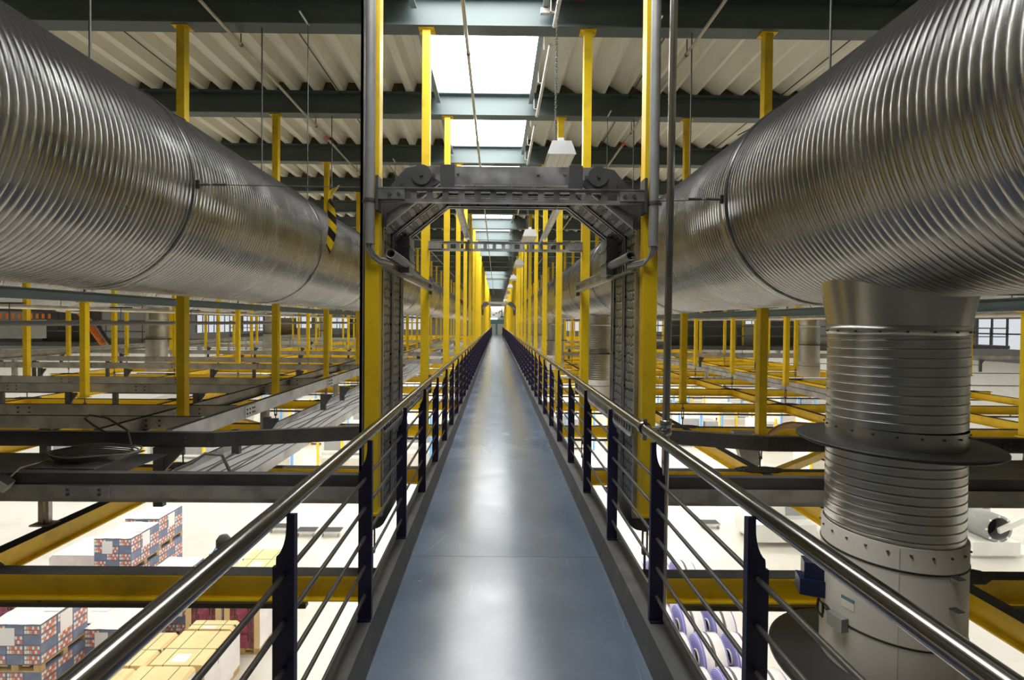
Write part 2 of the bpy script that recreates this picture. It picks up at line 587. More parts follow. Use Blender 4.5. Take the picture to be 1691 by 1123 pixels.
for n in NB:
    y = ZN(n)
    if y > Y1 - 0.3:
        continue
    link('roof_beam', beam_me, ceiling, (0, y, BEAM_Z))
    link('shade_strip', shade_me, ceiling, (0, y, BEAM_Z))
    if n == 27:
        continue
    link('roof_sheet', sheetL, ceiling, (0, y, DECK_Z))
    link('roof_sheet', sheetR, ceiling, (0, y, DECK_Z))
    if n in sky_bays:
        link('skylight_frame', frameL, ceiling, (0, y, BEAM_Z))
        link('skylight_frame', frameR, ceiling, (0, y, BEAM_Z))
        link('skylight_pane', pane_me, ceiling, (0, y, BEAM_Z))
    else:
        link('roof_sheet', sheetM, ceiling, (0, y, DECK_Z))
    link('skylight_crossbar', bar_me, ceiling, (0, y, BEAM_Z))

# ------------------------------------------------------------------ the walkway
FXL, FXR = -0.625, 0.785
CURB = 0.136
cat = thing('walkway', 'long blue-grey walkway with grey curbs running to the far doorway', 'walkway', (0, 0, 0))
pan = MB().box(FXL, FXR, 0.0015, 2.5985, -0.06, 0.0).mesh('deck_panel', 'walk')
cl = MB().prism([(FXL - 0.145, -0.114), (FXL, -0.114), (FXL, 0.0), (FXL - 0.035, CURB), (FXL - 0.145, CURB)], 'y', 0.003, 2.597).mesh('curb', 'curb')
cr = MB().prism([(FXR, -0.114), (FXR + 0.165, -0.114), (FXR + 0.165, CURB), (FXR + 0.035, CURB), (FXR, 0.0)], 'y', 0.003, 2.597).mesh('curb', 'curb')
for n in range(-2, 27):
    for nm, me in (('deck_panel', pan), ('curb', cl), ('curb', cr)):
        link(nm, me, cat, (0, ZN(n), 0))
MB().box(FXL - 0.1, FXR + 0.12, ZN(-2), ZN(27), -0.114, -0.065).build('deck_slab', 'chan_dark', cat)

RXL, RXR, RZ, RR = -0.698, 0.877, 1.136, 0.030
ROD_Z = (0.905, 0.748, 0.590, 0.432, 0.275)


def railing(name, X, s, label):
    """s = +1: the outer side lies towards +x"""
    y0, y1 = -0.9, 71.6
    t = thing(name, label, 'handrail', (X, 0, CURB), 'stainless railings of the walkway')
    MB().tube((X, y0, RZ), (X, y1, RZ), RR, 20).build('handrail', 'steel', t)
    wdt, nar = 0.036, 0.013
    # flat post facing along the walkway: wide below, cut away on the outer side near the top
    out = [(-wdt, 0), (wdt, 0), (wdt, 0.80), (wdt - 0.011, 0.80), (wdt - 0.012, 0.825)]
    for k in range(7):
        a = k / 6 * PI / 2
        out.append((-0.010 + (wdt - 0.013 + 0.010) * (1 - math.sin(a)) , 0.835 + 0.07 * (1 - math.cos(a)) * 1.0 + k * 0.006))
    out += [(-0.010, 0.975), (-wdt, 0.975)]
    pr = [(p[0] * s, p[1]) for p in out]
    pr2 = [(-wdt * s, 0), (wdt * s * 0.25, 0), (wdt * s * -0.3, 0.975), (-wdt * s, 0.975)]
    mb_ = MB().prism(pr, 'y', -0.007, 0.007)
    mb_.box(-wdt, wdt, -0.022, 0.022, 0, 0.010)
    mb_.prism([(-wdt * s, 0.0), (-wdt * s + 0.012 * s, 0.0), (-wdt * s + 0.012 * s, 0.97), (-wdt * s, 0.97)], 'y', 0.007, 0.020)
    me = mb_.mesh('post', 'navy')
    for k in range(-1, 71):
        link('post', me, t, (0, 1.6 + k, 0))
    for z in ROD_Z:
        MB().tube((X, y0, z), (X, y1, z), 0.0095, 8).build('rail_rod', 'rod', t)
    return t


railL = railing('railing', RXL, -1, 'railing with steel handrail on the left edge of the walkway')
railR = railing('railing', RXR, 1, 'railing with steel handrail on the right edge of the walkway')

# ------------------------------------------------------------------ yellow hanging posts
PZ0 = 0.34     # underside of the posts; below it a turnbuckle reaches the yellow grid
GRID_T = -0.12  # top of the yellow grid


def post_proto(label, top, group):
    t = thing('hanger_post', label, 'post', (0, 0, 0), group)
    h = 0.05
    MB().box(-h, h, -h, h, PZ0, top - 0.014).build('post_shaft', 'yellow', t)
    fl = MB().box(-0.10, 0.10, -0.075, 0.075, top - 0.014, top)
    for sx in (-0.075, 0.075):
        fl.lathe([(0.014, -0.012), (0.014, 0)], (sx, 0, top - 0.014), n=6, cap=True)
    fl.build('flange_plate', 'yellow', t)
    MB().box(-0.075, 0.075, -0.07, 0.07, PZ0 - 0.014, PZ0).build('foot_plate', 'yellow', t)
    tb = MB().tube((0, 0, PZ0 - 0.014), (0, 0, 0.22), 0.010, 6).tube((0, 0, 0.04), (0, 0, GRID_T), 0.010, 6)
    tb.box(-0.022, -0.012, -0.01, 0.01, 0.04, 0.22).box(0.012, 0.022, -0.01, 0.01, 0.04, 0.22)
    tb.box(-0.022, 0.022, -0.014, 0.014, 0.20, 0.235).box(-0.022, 0.022, -0.014, 0.014, 0.025, 0.06)
    tb.build('turnbuckle', 'wire', t)
    return t


GIR_L, GIR_R = -7.45, 6.85
rows = [(-0.915, 'in the row beside the left handrail', BEAM_Z, range(0, 27)), (1.125, 'in the row beside the right handrail', BEAM_Z, range(0, 27)),
        (-4.0, 'in the row behind the left ribbed duct', BEAM_Z, range(0, 22)), (3.41, 'in the row behind the right ribbed duct', BEAM_Z, range(0, 22)),
        (GIR_L, 'in the row under the left girder', 2.06, range(1, 18)), (GIR_R, 'in the row under the right girder', 1.96, range(1, 18)),
        (-11.0, 'in the second row beyond the left girder', BEAM_Z, range(2, 16)), (10.3, 'in the second row beyond the right girder', BEAM_Z, range(2, 16)),
        (-14.6, 'in the outermost row on the left', BEAM_Z, range(4, 15)), (13.75, 'in the outermost row on the right', BEAM_Z, range(4, 15))]
protos = {}
for X, where, top, rng in rows:
    for i, n in enumerate(rng):
        lab = 'yellow hanging post, %s of those %s' % (ORD[i], where)
        if top not in protos:
            protos[top] = post_proto(lab, top, 'yellow hanging posts')
            p = protos[top]
            p.location = (X, ZN(n), 0)
        else:
            dup(protos[top], (X, ZN(n), 0), lab)

# ------------------------------------------------------------------ yellow grid below, with its strip lights
GH, GW = 0.19, 0.12
GX0, GX1 = -15.2, 14.4
NODES = (-14.6, -11.0, GIR_L, -4.0, -0.915, 1.125, 3.41, GIR_R, 10.3, 13.75)
gus = MB().prism([(-0.30, -0.05), (-0.16, -0.13), (0.16, -0.13), (0.30, -0.05), (0.30, 0.05), (0.16, 0.13), (-0.16, 0.13), (-0.30, 0.05)], 'z', 0, 0.012)
for sx in (-0.2, 0.2):
    for sy in (-0.05, 0.05):
        gus.lathe([(0.013, 0), (0.013, 0.012)], (sx, sy, 0.012), n=6, cap=True)
gus_me = gus.mesh('gusset_plate', 'yellow_dust')
strip_me = MB().prism([(-0.03, 0.0), (0.03, 0.0), (0.022, 0.03), (-0.022, 0.03)], 'x', 0, 12.8).mesh('lamp_housing', 'chan_dark')
strip_tray = MB().box(0.02, 12.78, -0.018, 0.018, -0.008, 0.0).mesh('diffuser', 'white')
tb_me = MB()
tb_me.prism(ibeam(GH, GW, 0.012, 0.010, 0, 0), 'x', GX0, GX1)
tb_me = tb_me.mesh('beam_web', 'yellow')
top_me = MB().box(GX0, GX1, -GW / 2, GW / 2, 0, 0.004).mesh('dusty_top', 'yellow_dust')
for n in range(0, 26):
    y = ZN(n)
    t = thing('yellow_beam', 'yellow steel I-beam crossing beneath the walkway, %s from the front' % ORD[n], 'beam', (0, y, GRID_T - GH - 0.004), 'crosswise beams of the yellow grid')
    link('beam_web', tb_me, t)
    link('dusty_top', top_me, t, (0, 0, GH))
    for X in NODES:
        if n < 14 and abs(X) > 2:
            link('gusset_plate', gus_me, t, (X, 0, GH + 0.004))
    for sx, lab in ((-14.2, 'left'), (1.4, 'right')):
        lt = thing('strip_light', 'slim dark strip light under the %s yellow cross beam, %s of the walkway' % (ORD[n], lab), 'lamp', (sx, y, GRID_T - GH - 0.075), 'strip lights under the yellow grid')
        link('lamp_housing', strip_me, lt)
        link('diffuser', strip_tray, lt)
        for dx in (1.0, 5.0, 9.0, 12.4):
            pass
        MB().box(sx + 2.0, sx + 2.02, y - 0.008, y + 0.008, GRID_T - GH - 0.046, GRID_T - GH - 0.0045).box(sx + 10.8, sx + 10.82, y - 0.008, y + 0.008, GRID_T - GH - 0.046, GRID_T - GH - 0.0045).build('bracket', 'chan_dark', lt)
        ld = bpy.data.lights.new('strip_lamp', 'AREA')
        ld.shape = 'RECTANGLE'
        lw = 10.2 if n < 2 and sx > 0 else 12.7      # the first two lamps on the right start beyond the big riser
        ld.size, ld.size_y = lw, 0.04
        ld.energy = STRIP_W * lw * (0.72 if n < 6 else 1.5)
        ld.color = (1.0, 0.972, 0.91)
        lo = bpy.data.objects.new('strip_lamp', ld)
        COL.objects.link(lo)
        lo.parent = lt
        lo.location = (12.75 - lw / 2, 0, -0.02)
for n in range(0, 26, 2):
    for sx in (-30.0, 17.0):
        lt = thing('strip_light', 'distant strip light over the side bay, %s on the %s side' % (ORD[n // 2], 'left' if sx < 0 else 'right'), 'lamp', (sx, ZN(n), -0.6), 'strip lights over the side bays')
        link('lamp_housing', strip_me, lt)
        link('diffuser', strip_tray, lt)
        ld = bpy.data.lights.new('strip_lamp', 'AREA')
        ld.shape = 'RECTANGLE'
        ld.size, ld.size_y = 12.7, 0.04
        ld.energy = STRIP_W * 12.7 * 1.8
        ld.color = (1.0, 0.972, 0.91)
        lo = bpy.data.objects.new('strip_lamp', ld)
        COL.objects.link(lo)
        lo.parent = lt
        lo.location = (6.4, 0, -0.02)
for X, nm in ((-14.6, 'fifth row left'), (-11.0, 'fourth row left'), (GIR_L, 'third row left'), (-4.0, 'second row left'), (3.41, 'second row right'), (GIR_R, 'third row right'), (10.3, 'fourth row right'), (13.75, 'fifth row right')):
    y0 = 1.0
    t = thing('yellow_beam', 'long yellow I-beam running lengthwise under the hanging posts, %s of the walkway' % nm, 'beam', (X, y0, GRID_T - GH - 0.004), 'lengthwise beams of the yellow grid')
    for n in range(-1, 25):
        ya, yb = ZN(n) + GW / 2, ZN(n + 1) - GW / 2
        MB().prism(ibeam(GH, GW, 0.012, 0.010, X, GRID_T - GH - 0.004), 'y', ya, yb).build('beam_length', 'yellow', t)
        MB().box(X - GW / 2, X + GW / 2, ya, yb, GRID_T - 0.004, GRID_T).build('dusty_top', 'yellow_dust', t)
# two slanting braces in the yellow grid near the doorway side (front bays)
for k, (a, b, lab) in enumerate([((3.41, ZN(1)), (GIR_R, ZN(2)), 'slanting yellow brace between the first bays on the right'),
                                 ((-4.0, ZN(2)), (GIR_L, ZN(3)), 'slanting yellow brace behind the first grey channels on the left')]):
    d = Vector((b[0] - a[0], b[1] - a[1], 0)).normalized()
    q = Vector((-d.y, d.x, 0)) * 0.05
    A, B = Vector((a[0], a[1], GRID_T - 0.12)) + d * 0.25, Vector((b[0], b[1], GRID_T - 0.12)) - d * 0.25
    vs = []
    for P_ in (A, B):
        for s_ in (-1, 1):
            for z_ in (-0.05, 0.05):
                vs.append(tuple(P_ + q * s_ + Vector((0, 0, z_))))
    o = MB().add(vs, [(0, 1, 3, 2), (4, 6, 7, 5), (0, 4, 5, 1), (2, 3, 7, 6), (1, 5, 7, 3), (0, 2, 6, 4)]).build('yellow_brace', 'yellow', origin=tuple(A))
    tag(o, lab, 'brace')

# ------------------------------------------------------------------ ribbed ventilation ducts
DR = 0.77


def rib_profile(length, ribs, R):
    p = length / ribs
    pr = []
    for i in range(ribs):
        for f, dr in ((0.0, -0.0055), (0.09, 0.0), (0.5, 0.0012), (0.91, 0.0)):
            pr.append((R + dr, (i + f) * p))
    pr.append((R - 0.006, length))
    return pr, p


pr_, pp_ = rib_profile(2.6, 60, DR)
duct_hi = MB().lathe(pr_, (0, 0, 0), 'y', 72, helix=pp_).mesh('duct_section', 'galv')
pr_ = [(DR + (-0.0025 if i % 3 == 0 else 0.0), 2.6 * i / 60) for i in range(61)]
duct_lo = MB().lathe(pr_, (0, 0, 0), 'y', 56).mesh('duct_section', 'galv')
ring_me = MB().lathe([(DR - 0.01, -0.03), (DR + 0.012, -0.028), (DR + 0.014, -0.008), (DR + 0.006, 0.0), (DR + 0.014, 0.008), (DR + 0.012, 0.05), (DR - 0.01, 0.052)], (0, 0, 0), 'y', 72).mesh('joint_ring', 'galv')


def duct(X, Z, label, n0, n1, ybase=3.6):
    t = thing('ventilation_duct', label, 'duct', (X, 0, Z), 'ribbed air ducts')
    for n in range(n0, n1):
        y = ybase + 2.6 * n
        link('duct_section', duct_hi if y < 13 else duct_lo, t, (0, y, 0))
        link('joint_ring', ring_me, t, (0, y, 0))
    return t


DLX, DLZ, DRX, DRZ = -3.0, 2.75, 2.45, 2.68
ductL = duct(DLX, DLZ, 'huge ribbed galvanised duct along the left of the walkway', -2, 24)
ductR = duct(DRX, DRZ, 'huge ribbed galvanised duct along the right of the walkway', -2, 24)
duct(-12.3, 2.88, 'second ribbed duct farther away beyond the left girder', 0, 18)
duct(11.4, 2.85, 'second ribbed duct farther away beyond the right girder', 0, 18)
# hanger rods with their slings
for side, X, Z, lab in ((-1, DLX, DLZ, 'left'), (1, DRX, DRZ, 'right')):
    for n in range(0, 10):
        y = ZN(n)
        t = thing('duct_hanger', 'thin rod and strap from the %s roof beam carrying the %s duct' % (ORD[n] , lab), 'hanger', (X, y, Z + DR), 'hanger rods of the ducts')
        MB().tube((X, y, Z + DR + 0.05), (X, y, BEAM_Z), 0.009, 6).build('hanger_rod', 'wire', t)
        b_ = MB().box(X - 0.10, X + 0.10, y - 0.03, y + 0.03, Z + DR + 0.055, Z + DR + 0.075).box(X - 0.03, X + 0.03, y - 0.03, y + 0.03, Z + DR + 0.016, Z + DR + 0.055)
        b_.build('saddle', 'slot', t)
        MB().tube((X, y + 0.02, Z + DR + 0.06), (X - side * 0.62, y + 0.12, Z + 0.52), 0.005, 5).tube((X, y + 0.02, Z + DR + 0.06), (X + side * 0.62, y + 0.12, Z + 0.52), 0.005, 5).build('sling', 'wire', t)

# ------------------------------------------------------------------ riser ducts under the right duct


def riser(Y, label, near=False, X=DRX, ztop=2.08, low=-0.5, cas=0.42):
    r = 0.338
    t = thing('riser_duct', label, 'duct', (X, Y, 0), 'vertical riser ducts')
    n = 64 if near else 28
    MB().lathe([(r + 0.002, 1.74), (r + 0.004, 1.76), (r + 0.045, 2.0), (r + 0.055, ztop)], (X, Y, 0), n=n).build('collar', 'galv_collar', t)

    def ribbed(z0, z1, name):
        k = max(2, round((z1 - z0) / 0.052))
        p = (z1 - z0) / k
        pr = []
        for i in range(k):
            for f, dr in ((0, 0.0), (0.02, 0.0002), (0.04, 0.0004), (0.55, 0.0008), (0.74, 0.0016), (0.82, 0.003), (0.85, 0.0025), (0.86, -0.001), (0.875, -0.006), (0.955, -0.006), (0.975, -0.002)):
                pr.append((r + dr, z0 + (i + f) * p))
        pr.append((r, z1))
        MB().lathe(pr, (X, Y, 0), n=n, helix=(p if near else 0)).build(name, 'galv_riser', t)
    MB().lathe([(r + 0.003, 1.70), (r + 0.006, 1.70), (r + 0.006, 1.755), (r + 0.003, 1.755)], (X, Y, 0), n=n).build('clamp_band', 'galv_riser', t)
    ribbed(1.13, 1.70, 'ribbed_pipe')
    MB().lathe([(r + 0.004, 1.05), (r + 0.004, 1.16)], (X, Y, 0), n=n).build('clamp_band', 'galv_riser', t)
    MB().lathe([(r - 0.02, 1.062), (0.495, 1.062), (0.503, 1.056), (0.503, 1.046), (0.495, 1.04), (r - 0.02, 1.04)], (X, Y, 0), n=n).build('damper_disc', 'dark', t)
    ribbed(cas - 0.05, 1.04, 'ribbed_pipe')
    rc = r + 0.016
    MB().lathe([(rc - 0.01, cas + 0.005), (rc, cas), (rc, low)], (X, Y, 0), n=n).build('casing', 'casing', t)
    for z in (cas - 0.13, cas - 0.55):
        if z > low:
            MB().lathe([(rc, z - 0.006), (rc + 0.004, z - 0.004), (rc + 0.004, z + 0.004), (rc, z + 0.006)], (X, Y, 0), n=n).build('casing_seam', 'black', t)
    if near:
        for z0, k in ((cas - 0.035, 22), (1.135, 20), (1.72, 18)):
            mb_ = MB()
            for i in range(k):
                a = 2 * PI * i / k
                rr = rc if z0 < 1 else r + 0.006
                mb_.cbox((X + (rr + 0.002) * math.cos(a), Y + (rr + 0.002) * math.sin(a), z0), (0.010, 0.010, 0.010))
            mb_.build('screw_ring', 'wire', t)['kind'] = 'stuff'
        zb = -0.33
        MB().lathe([(rc, zb + 0.03), (rc + 0.03, zb), (0.62, zb - 0.02), (0.64, zb - 0.03), (0.64, zb - 0.05), (0.3, zb - 0.05)], (X, Y, 0), n=n).build('base_disc', 'dark', t)

        def on(ang, z, off=0.0):
            return Vector((X + (rc + off) * math.cos(ang), Y + (rc + off) * math.sin(ang), z))
        # panel seam, drive box, sticker, junction box and two hooks on the casing
        def slab(name, ang, z, w_, h_, d_, m):
            c, s_ = math.cos(ang), math.sin(ang)
            vs = []
            for dd in (0.0, d_):
                for ww in (-w_ / 2, w_ / 2):
                    for hh in (-h_ / 2, h_ / 2):
                        vs.append((X + (rc - 0.004 + dd) * c - ww * s_, Y + (rc - 0.004 + dd) * s_ + ww * c, z + hh))
            return MB().add(vs, [(0, 1, 3, 2), (4, 6, 7, 5), (0, 4, 5, 1), (2, 3, 7, 6), (1, 5, 7, 3), (0, 2, 6, 4)]).build(name, m, t)
        AC = math.atan2(-Y, -X)
        slab('panel_seam', AC + 0.12, cas - 0.42, 0.004, 0.82, 0.006, 'casing')
        slab('drive_box', AC - 1.25, 0.14, 0.10, 0.20, 0.11, 'blue')
        slab('drive_cover', AC - 1.22, 0.09, 0.12, 0.10, 0.14, 'blue')
        slab('sticker', AC - 0.56, 0.135, 0.075, 0.02, 0.006, 'teal').__setitem__('label', 'teal head of the small rating sticker')
        slab('sticker', AC - 0.56, 0.102, 0.075, 0.045, 0.006, 'print_white').__setitem__('label', 'pale small rating sticker')
        slab('junction_box', AC - 0.68, -0.02, 0.10, 0.08, 0.05, 'conduit')
        for z in (0.385, 0.21):
            slab('hook', AC + 0.86, z, 0.035, 0.035, 0.006, 'slot')
            slab('hook_arm', AC + 0.86, z + 0.015, 0.045, 0.006, 0.05, 'wire')
        pts = [on(AC - 1.1, 0.14, 0.03), on(AC - 1.05, 0.08, 0.05), on(AC - 0.98, 0.05, 0.03), on(AC - 0.92, 0.10, 0.04), on(AC - 0.97, 0.14, 0.03), on(AC - 0.88, 0.14, 0.03), on(AC - 0.78, 0.11, 0.02)]
        MB().path([q_ - Vector((0, 0, 0.11)) for q_ in pts], 0.008, 6).build('lead', 'black', t)
    return t


riser(2.94, X=2.425, label='big galvanised riser with black disc and white casing beside the right handrail', near=True, low=-0.36, cas=0.53)
for i, y in enumerate((11.6, 20.1, 28.6, 37.1)):
    riser(y, 'riser duct with white lower casing, %s one behind the big riser' % ('first', 'second', 'third', 'fourth')[i], cas=0.42, low=-0.1)
for i, y in enumerate((17.6, 26.4, 35.0)):
    riser(y, 'thin distant riser under the second duct on the left, %s in line' % ORD[i], X=-12.3, ztop=2.3, low=-0.1)
riser(17.6, 'thin distant riser under the second duct on the right', X=11.4, ztop=2.3, low=-0.1)

# ------------------------------------------------------------------ girders below the ducts
for X, z0, lab in ((GIR_L, 2.06, 'left'), (GIR_R, 1.96, 'right')):
    t = thing('girder', 'dark grey girder running lengthwise below the %s duct' % lab, 'beam', (X, 0, z0))
    MB().prism(ibeam(0.18, 0.14, 0.014, 0.010, X, z0), 'y', 1.0, 60).build('girder_web', 'beam', t)
    for n in range(0, 20):
        MB().tube((X, ZN(n), z0 + 0.18), (X, ZN(n), BEAM_Z - 0.001), 0.02, 6).build('tie_rod', 'beam', t)
for X, z0, r, m, lab in ((-10.2, 2.0, 0.05, 'sprinkler', 'pale pipe running lengthwise beyond the left girder'), (-8.8, 1.66, 0.05, 'cable', 'dark pipe running lengthwise below the left girder'),
                         (9.4, 1.98, 0.05, 'sprinkler', 'pale pipe running lengthwise beyond the right girder')):
    t = thing('pipe', lab, 'pipe', (X, 2, z0))
    MB().tube((X, 2, z0), (X, 60, z0), r, 10).build('pipe_run', m, t)
    for n in range(0, 16):
        MB().tube((X, ZN(n), z0 + r), (X, ZN(n), z0 + 0.35), 0.008, 5).box(X - 0.25, X + 0.25, ZN(n) - 0.03, ZN(n) + 0.03, z0 + 0.35, z0 + 0.38).build('pipe_bracket', 'wire', t)

# ------------------------------------------------------------------ arch that carries the conveyor over the walkway


def bolt(mb_, c, axis='y', r=0.012, h=0.01):
    return mb_.lathe([(r, -h), (r, 0)], c, axis, n=6, cap=True)


def slotted(mb_, a0, a1, axis, c1, z0, z1, t=0.03, pitch=0.115, slot=0.07):
    """slotted strut rail between a0 and a1: two flanges with web bridges between the slots"""
    def B(u0, u1, q0, q1, zz0, zz1):
        if axis == 'x':
            mb_.box(u0, u1, q0, q1, zz0, zz1)
        else:
            mb_.box(q0, q1, u0, u1, zz0, zz1)
    h = (z1 - z0)
    B(a0, a1, c1 - t / 2, c1 + t / 2, z0, z0 + h * 0.22)
    B(a0, a1, c1 - t / 2, c1 + t / 2, z1 - h * 0.22, z1)
    B(a0, a1, c1 - t / 2 - 0.012, c1 + t / 2, z0 - 0.005, z0 + 0.004)
    B(a0, a1, c1 - t / 2 - 0.012, c1 + t / 2, z1 - 0.004, z1 + 0.005)
    u = a0
    while u < a1 - 1e-6:
        B(u, min(u + pitch - slot, a1), c1 - t / 2 + 0.004, c1 - t / 2 + 0.010, z0 + h * 0.22, z1 - h * 0.22)
        u += pitch
    return mb_


def arch(Ya, label):
    Yb = Ya + 0.80
    XL, XR = -0.87, 1.06
    ZS, ZT = 2.46, 2.80
    TL, TR = -0.45, 0.63
    t = thing('conveyor_arch', label, 'conveyor arch', (0.09, Ya, 0.25))
    # a run of panels: (start, end) in the X-Z plane; each has edge channels, two tread strips and a middle channel
    runs = [('side_panel', (XL, 0.27), (XL, ZS), (-1, 0)), ('corner_panel', (XL, ZS), (TL, ZT), None), ('top_panel', (TL, ZT), (TR, ZT), (0, 1)),
            ('corner_panel', (TR, ZT), (XR, ZS), None), ('side_panel', (XR, ZS), (XR, 0.27), (1, 0))]
    for name, a, b, nrm in runs:
        d = Vector((b[0] - a[0], b[1] - a[1])).normalized()
        nr = Vector((-d.y, d.x))     # outwards for this winding

        def strip(ya, yb, o0, o1):
            q = [(a[0] + nr.x * o0, a[1] + nr.y * o0), (b[0] + nr.x * o0, b[1] + nr.y * o0), (b[0] + nr.x * o1, b[1] + nr.y * o1), (a[0] + nr.x * o1, a[1] + nr.y * o1)]
            return MB().prism(q, 'y', ya, yb)
        base = strip(Ya, Yb, 0.05, 0.062)
        o_ = base.build(name, 'slot', t)
        L_ = Yb - Ya
        for f0, f1 in ((0.05, 0.40), (0.50, 0.86)):
            strip(Ya + f0 * L_, Ya + f1 * L_, 0.0, 0.012).build('tread_strip', 'tread', o_)
        for f0, f1 in ((0.0, 0.045), (0.405, 0.43), (0.47, 0.495), (0.865, 0.90), (0.96, 1.0)):
            strip(Ya + f0 * L_, Ya + f1 * L_, -0.012, 0.05).build('edge_channel', 'slot', o_)
        # round-headed screws along the strips
        ln = math.hypot(b[0] - a[0], b[1] - a[1])
        sc_ = MB()
        k = max(2, int(ln / 0.22))
        for i in range(k + 1):
            u = (i + 0.02) / (k + 0.04) * ln
            for f in (0.07, 0.385, 0.515, 0.845):
                px, pz = a[0] + d.x * u - nr.x * 0.004, a[1] + d.y * u - nr.y * 0.004
                sc_.cbox((px, Ya + f * L_, pz), (0.014, 0.014, 0.014))
        sc_.build('screw_row', 'black', o_)['kind'] = 'stuff'
    # front cheek plates
    yf0, yf1 = Ya - 0.012, Ya
    mb_ = MB().box(TL - 0.10, TR + 0.10, yf0, yf1, 2.79, 2.915)
    mb_.box(TL - 0.10, TR + 0.10, yf0, yf0 + 0.05, 2.915, 2.92)
    for x in (-0.30, 0.30, 0.5):
        bolt(mb_, (x, yf0, 2.87))
    mb_.build('cheek_plate', 'slot', t)
    for s_, xo, xi in ((-1, XL, TL), (1, XR, TR)):
        mb_ = MB().prism([(xi - s_ * 0.02, 2.80), (xi + s_ * 0.16, 2.915), (xi + s_ * 0.24, 2.90), (xo + s_ * 0.02, 2.66), (xo + s_ * 0.02, 2.46), (xo - s_ * 0.04, 2.46), (xo - s_ * 0.04, 2.56)], 'y', yf0 - 0.008, yf0)
        mb_.lathe([(0.075, -0.01), (0.075, 0)], (xi + s_ * 0.12, yf0 - 0.009, 2.85), 'y', n=24, cap=True)
        for px, pz in ((xi + s_ * 0.12, 2.85), (xi + s_ * 0.03, 2.84), (xi + s_ * 0.27, 2.78), (xo - s_ * 0.02, 2.54)):
            bolt(mb_, (px, yf0 - 0.019, pz), r=0.014)
        mb_.build('corner_cheek', 'chan_dark', t)
        # drive at the head of the side panel
        x0 = xo - s_ * 0.0
        mb_ = MB().box(min(x0, x0 - s_ * 0.10), max(x0, x0 - s_ * 0.10), Ya + 0.60, Yb + 0.04, 2.18, 2.50)
        mb_.box(min(x0, x0 - s_ * 0.11), max(x0, x0 - s_ * 0.11), Ya + 0.58, Yb + 0.05, 2.28, 2.30).box(min(x0, x0 - s_ * 0.11), max(x0, x0 - s_ * 0.11), Ya + 0.58, Yb + 0.05, 2.40, 2.42)
        mb_.build('guide_box', 'conduit', t)
    # pulley drum at the foot of each side panel
    for xo, s_ in ((XL, -1), (XR, 1)):
        MB().lathe([(0.02, Ya + 0.06), (0.10, Ya + 0.06), (0.10, Ya + 0.56), (0.02, Ya + 0.56)], (xo + s_ * 0.07, 0, 0.25), 'y', n=20).build('foot_drum', 'chan_dark', t)
    return t


ARCH_Y = 3.66
arch(ARCH_Y, 'steel conveyor arch with perforated panels spanning the walkway, the near one')
arch(ZN(9) + 0.06, 'small distant conveyor arch over the walkway near the end wall')

# cross rails and struts of the near arch
t = thing('cross_rail', 'slotted steel cross rail in front of the near arch with bright end plates', 'rail', (0.1, 3.53, 2.66), 'slotted cross rails')
slotted(MB(), -0.86, 1.06, 'x', 3.53, 2.62, 2.715).build('slotted_rail', 'slot', t)
for x0, x1, m in ((-0.865, -0.67, 'slot_bright'), (0.88, 1.065, 'slot')):
    mb_ = MB().box(x0, x1, 3.495, 3.512, 2.632, 2.70)
    mb_.build('end_plate', m, t)
    mb_ = MB()
    for k in (0.45, 0.78) if x0 < 0 else (0.2, 0.55):
        bolt(mb_, (x0 + (x1 - x0) * k, 3.495, 2.667), r=0.014)
    mb_.build('bolt_pair', 'chan_dark', t)
    xp = x0 - 0.004 if x0 < 0 else x1
    MB().box(xp - 0.008, xp + 0.012, 3.49, 3.60, 2.55, 2.80).build('clamp_plate', 'chan_dark', t)
t = thing('cross_rail', 'second slotted cross rail farther back between the yellow posts', 'rail', (0.1, 6.14, 2.70), 'slotted cross rails')
slotted(MB(), -0.865, 1.075, 'x', 6.13, 2.655, 2.765).build('slotted_rail', 'slot', t)
for x0, x1 in ((-0.865, -0.70), (0.90, 1.07)):
    mb_ = MB().box(x0, x1, 6.09, 6.11, 2.67, 2.75)
    bolt(mb_, ((x0 + x1) / 2, 6.09, 2.71), r=0.018)
    mb_.build('end_plate', 'slot', t)
for X, lab in ((-0.37, 'left'), (0.57, 'right')):
    t = thing('flat_strut', 'flat pale bar from the arch top back to the second cross rail, %s one' % lab, 'strut', (X, 3.6, 2.86), 'bars on the arch')
    o_ = MB().add([(X - 0.035, 3.56, 2.86), (X + 0.035, 3.56, 2.86), (X + 0.035, 6.12, 2.79), (X - 0.035, 6.12, 2.79), (X - 0.035, 3.56, 2.868), (X + 0.035, 3.56, 2.868), (X + 0.035, 6.12, 2.798), (X - 0.035, 6.12, 2.798)],
                  [(0, 3, 2, 1), (4, 5, 6, 7), (0, 1, 5, 4), (1, 2, 6, 5), (2, 3, 7, 6), (3, 0, 4, 7)])
    o_.build('bar', 'slot_bright', t)
    s_ = 1 if X < 0 else -1
    MB().add([(X + s_ * 0.033, 3.9, 2.80), (X + s_ * 0.037, 3.9, 2.80), (X + s_ * 0.037, 6.12, 2.735), (X + s_ * 0.033, 6.12, 2.735), (X + s_ * 0.033, 3.9, 2.868), (X + s_ * 0.037, 3.9, 2.868), (X + s_ * 0.037, 6.12, 2.798), (X + s_ * 0.033, 6.12, 2.798)],
             [(0, 3, 2, 1), (4, 5, 6, 7), (0, 1, 5, 4), (1, 2, 6, 5), (2, 3, 7, 6), (3, 0, 4, 7)]).build('bar_flange', 'slot', t)
    MB().box(X - 0.05, X + 0.05, 3.55, 3.60, 2.72, 2.90).build('bracket', 'chan_dark', t)
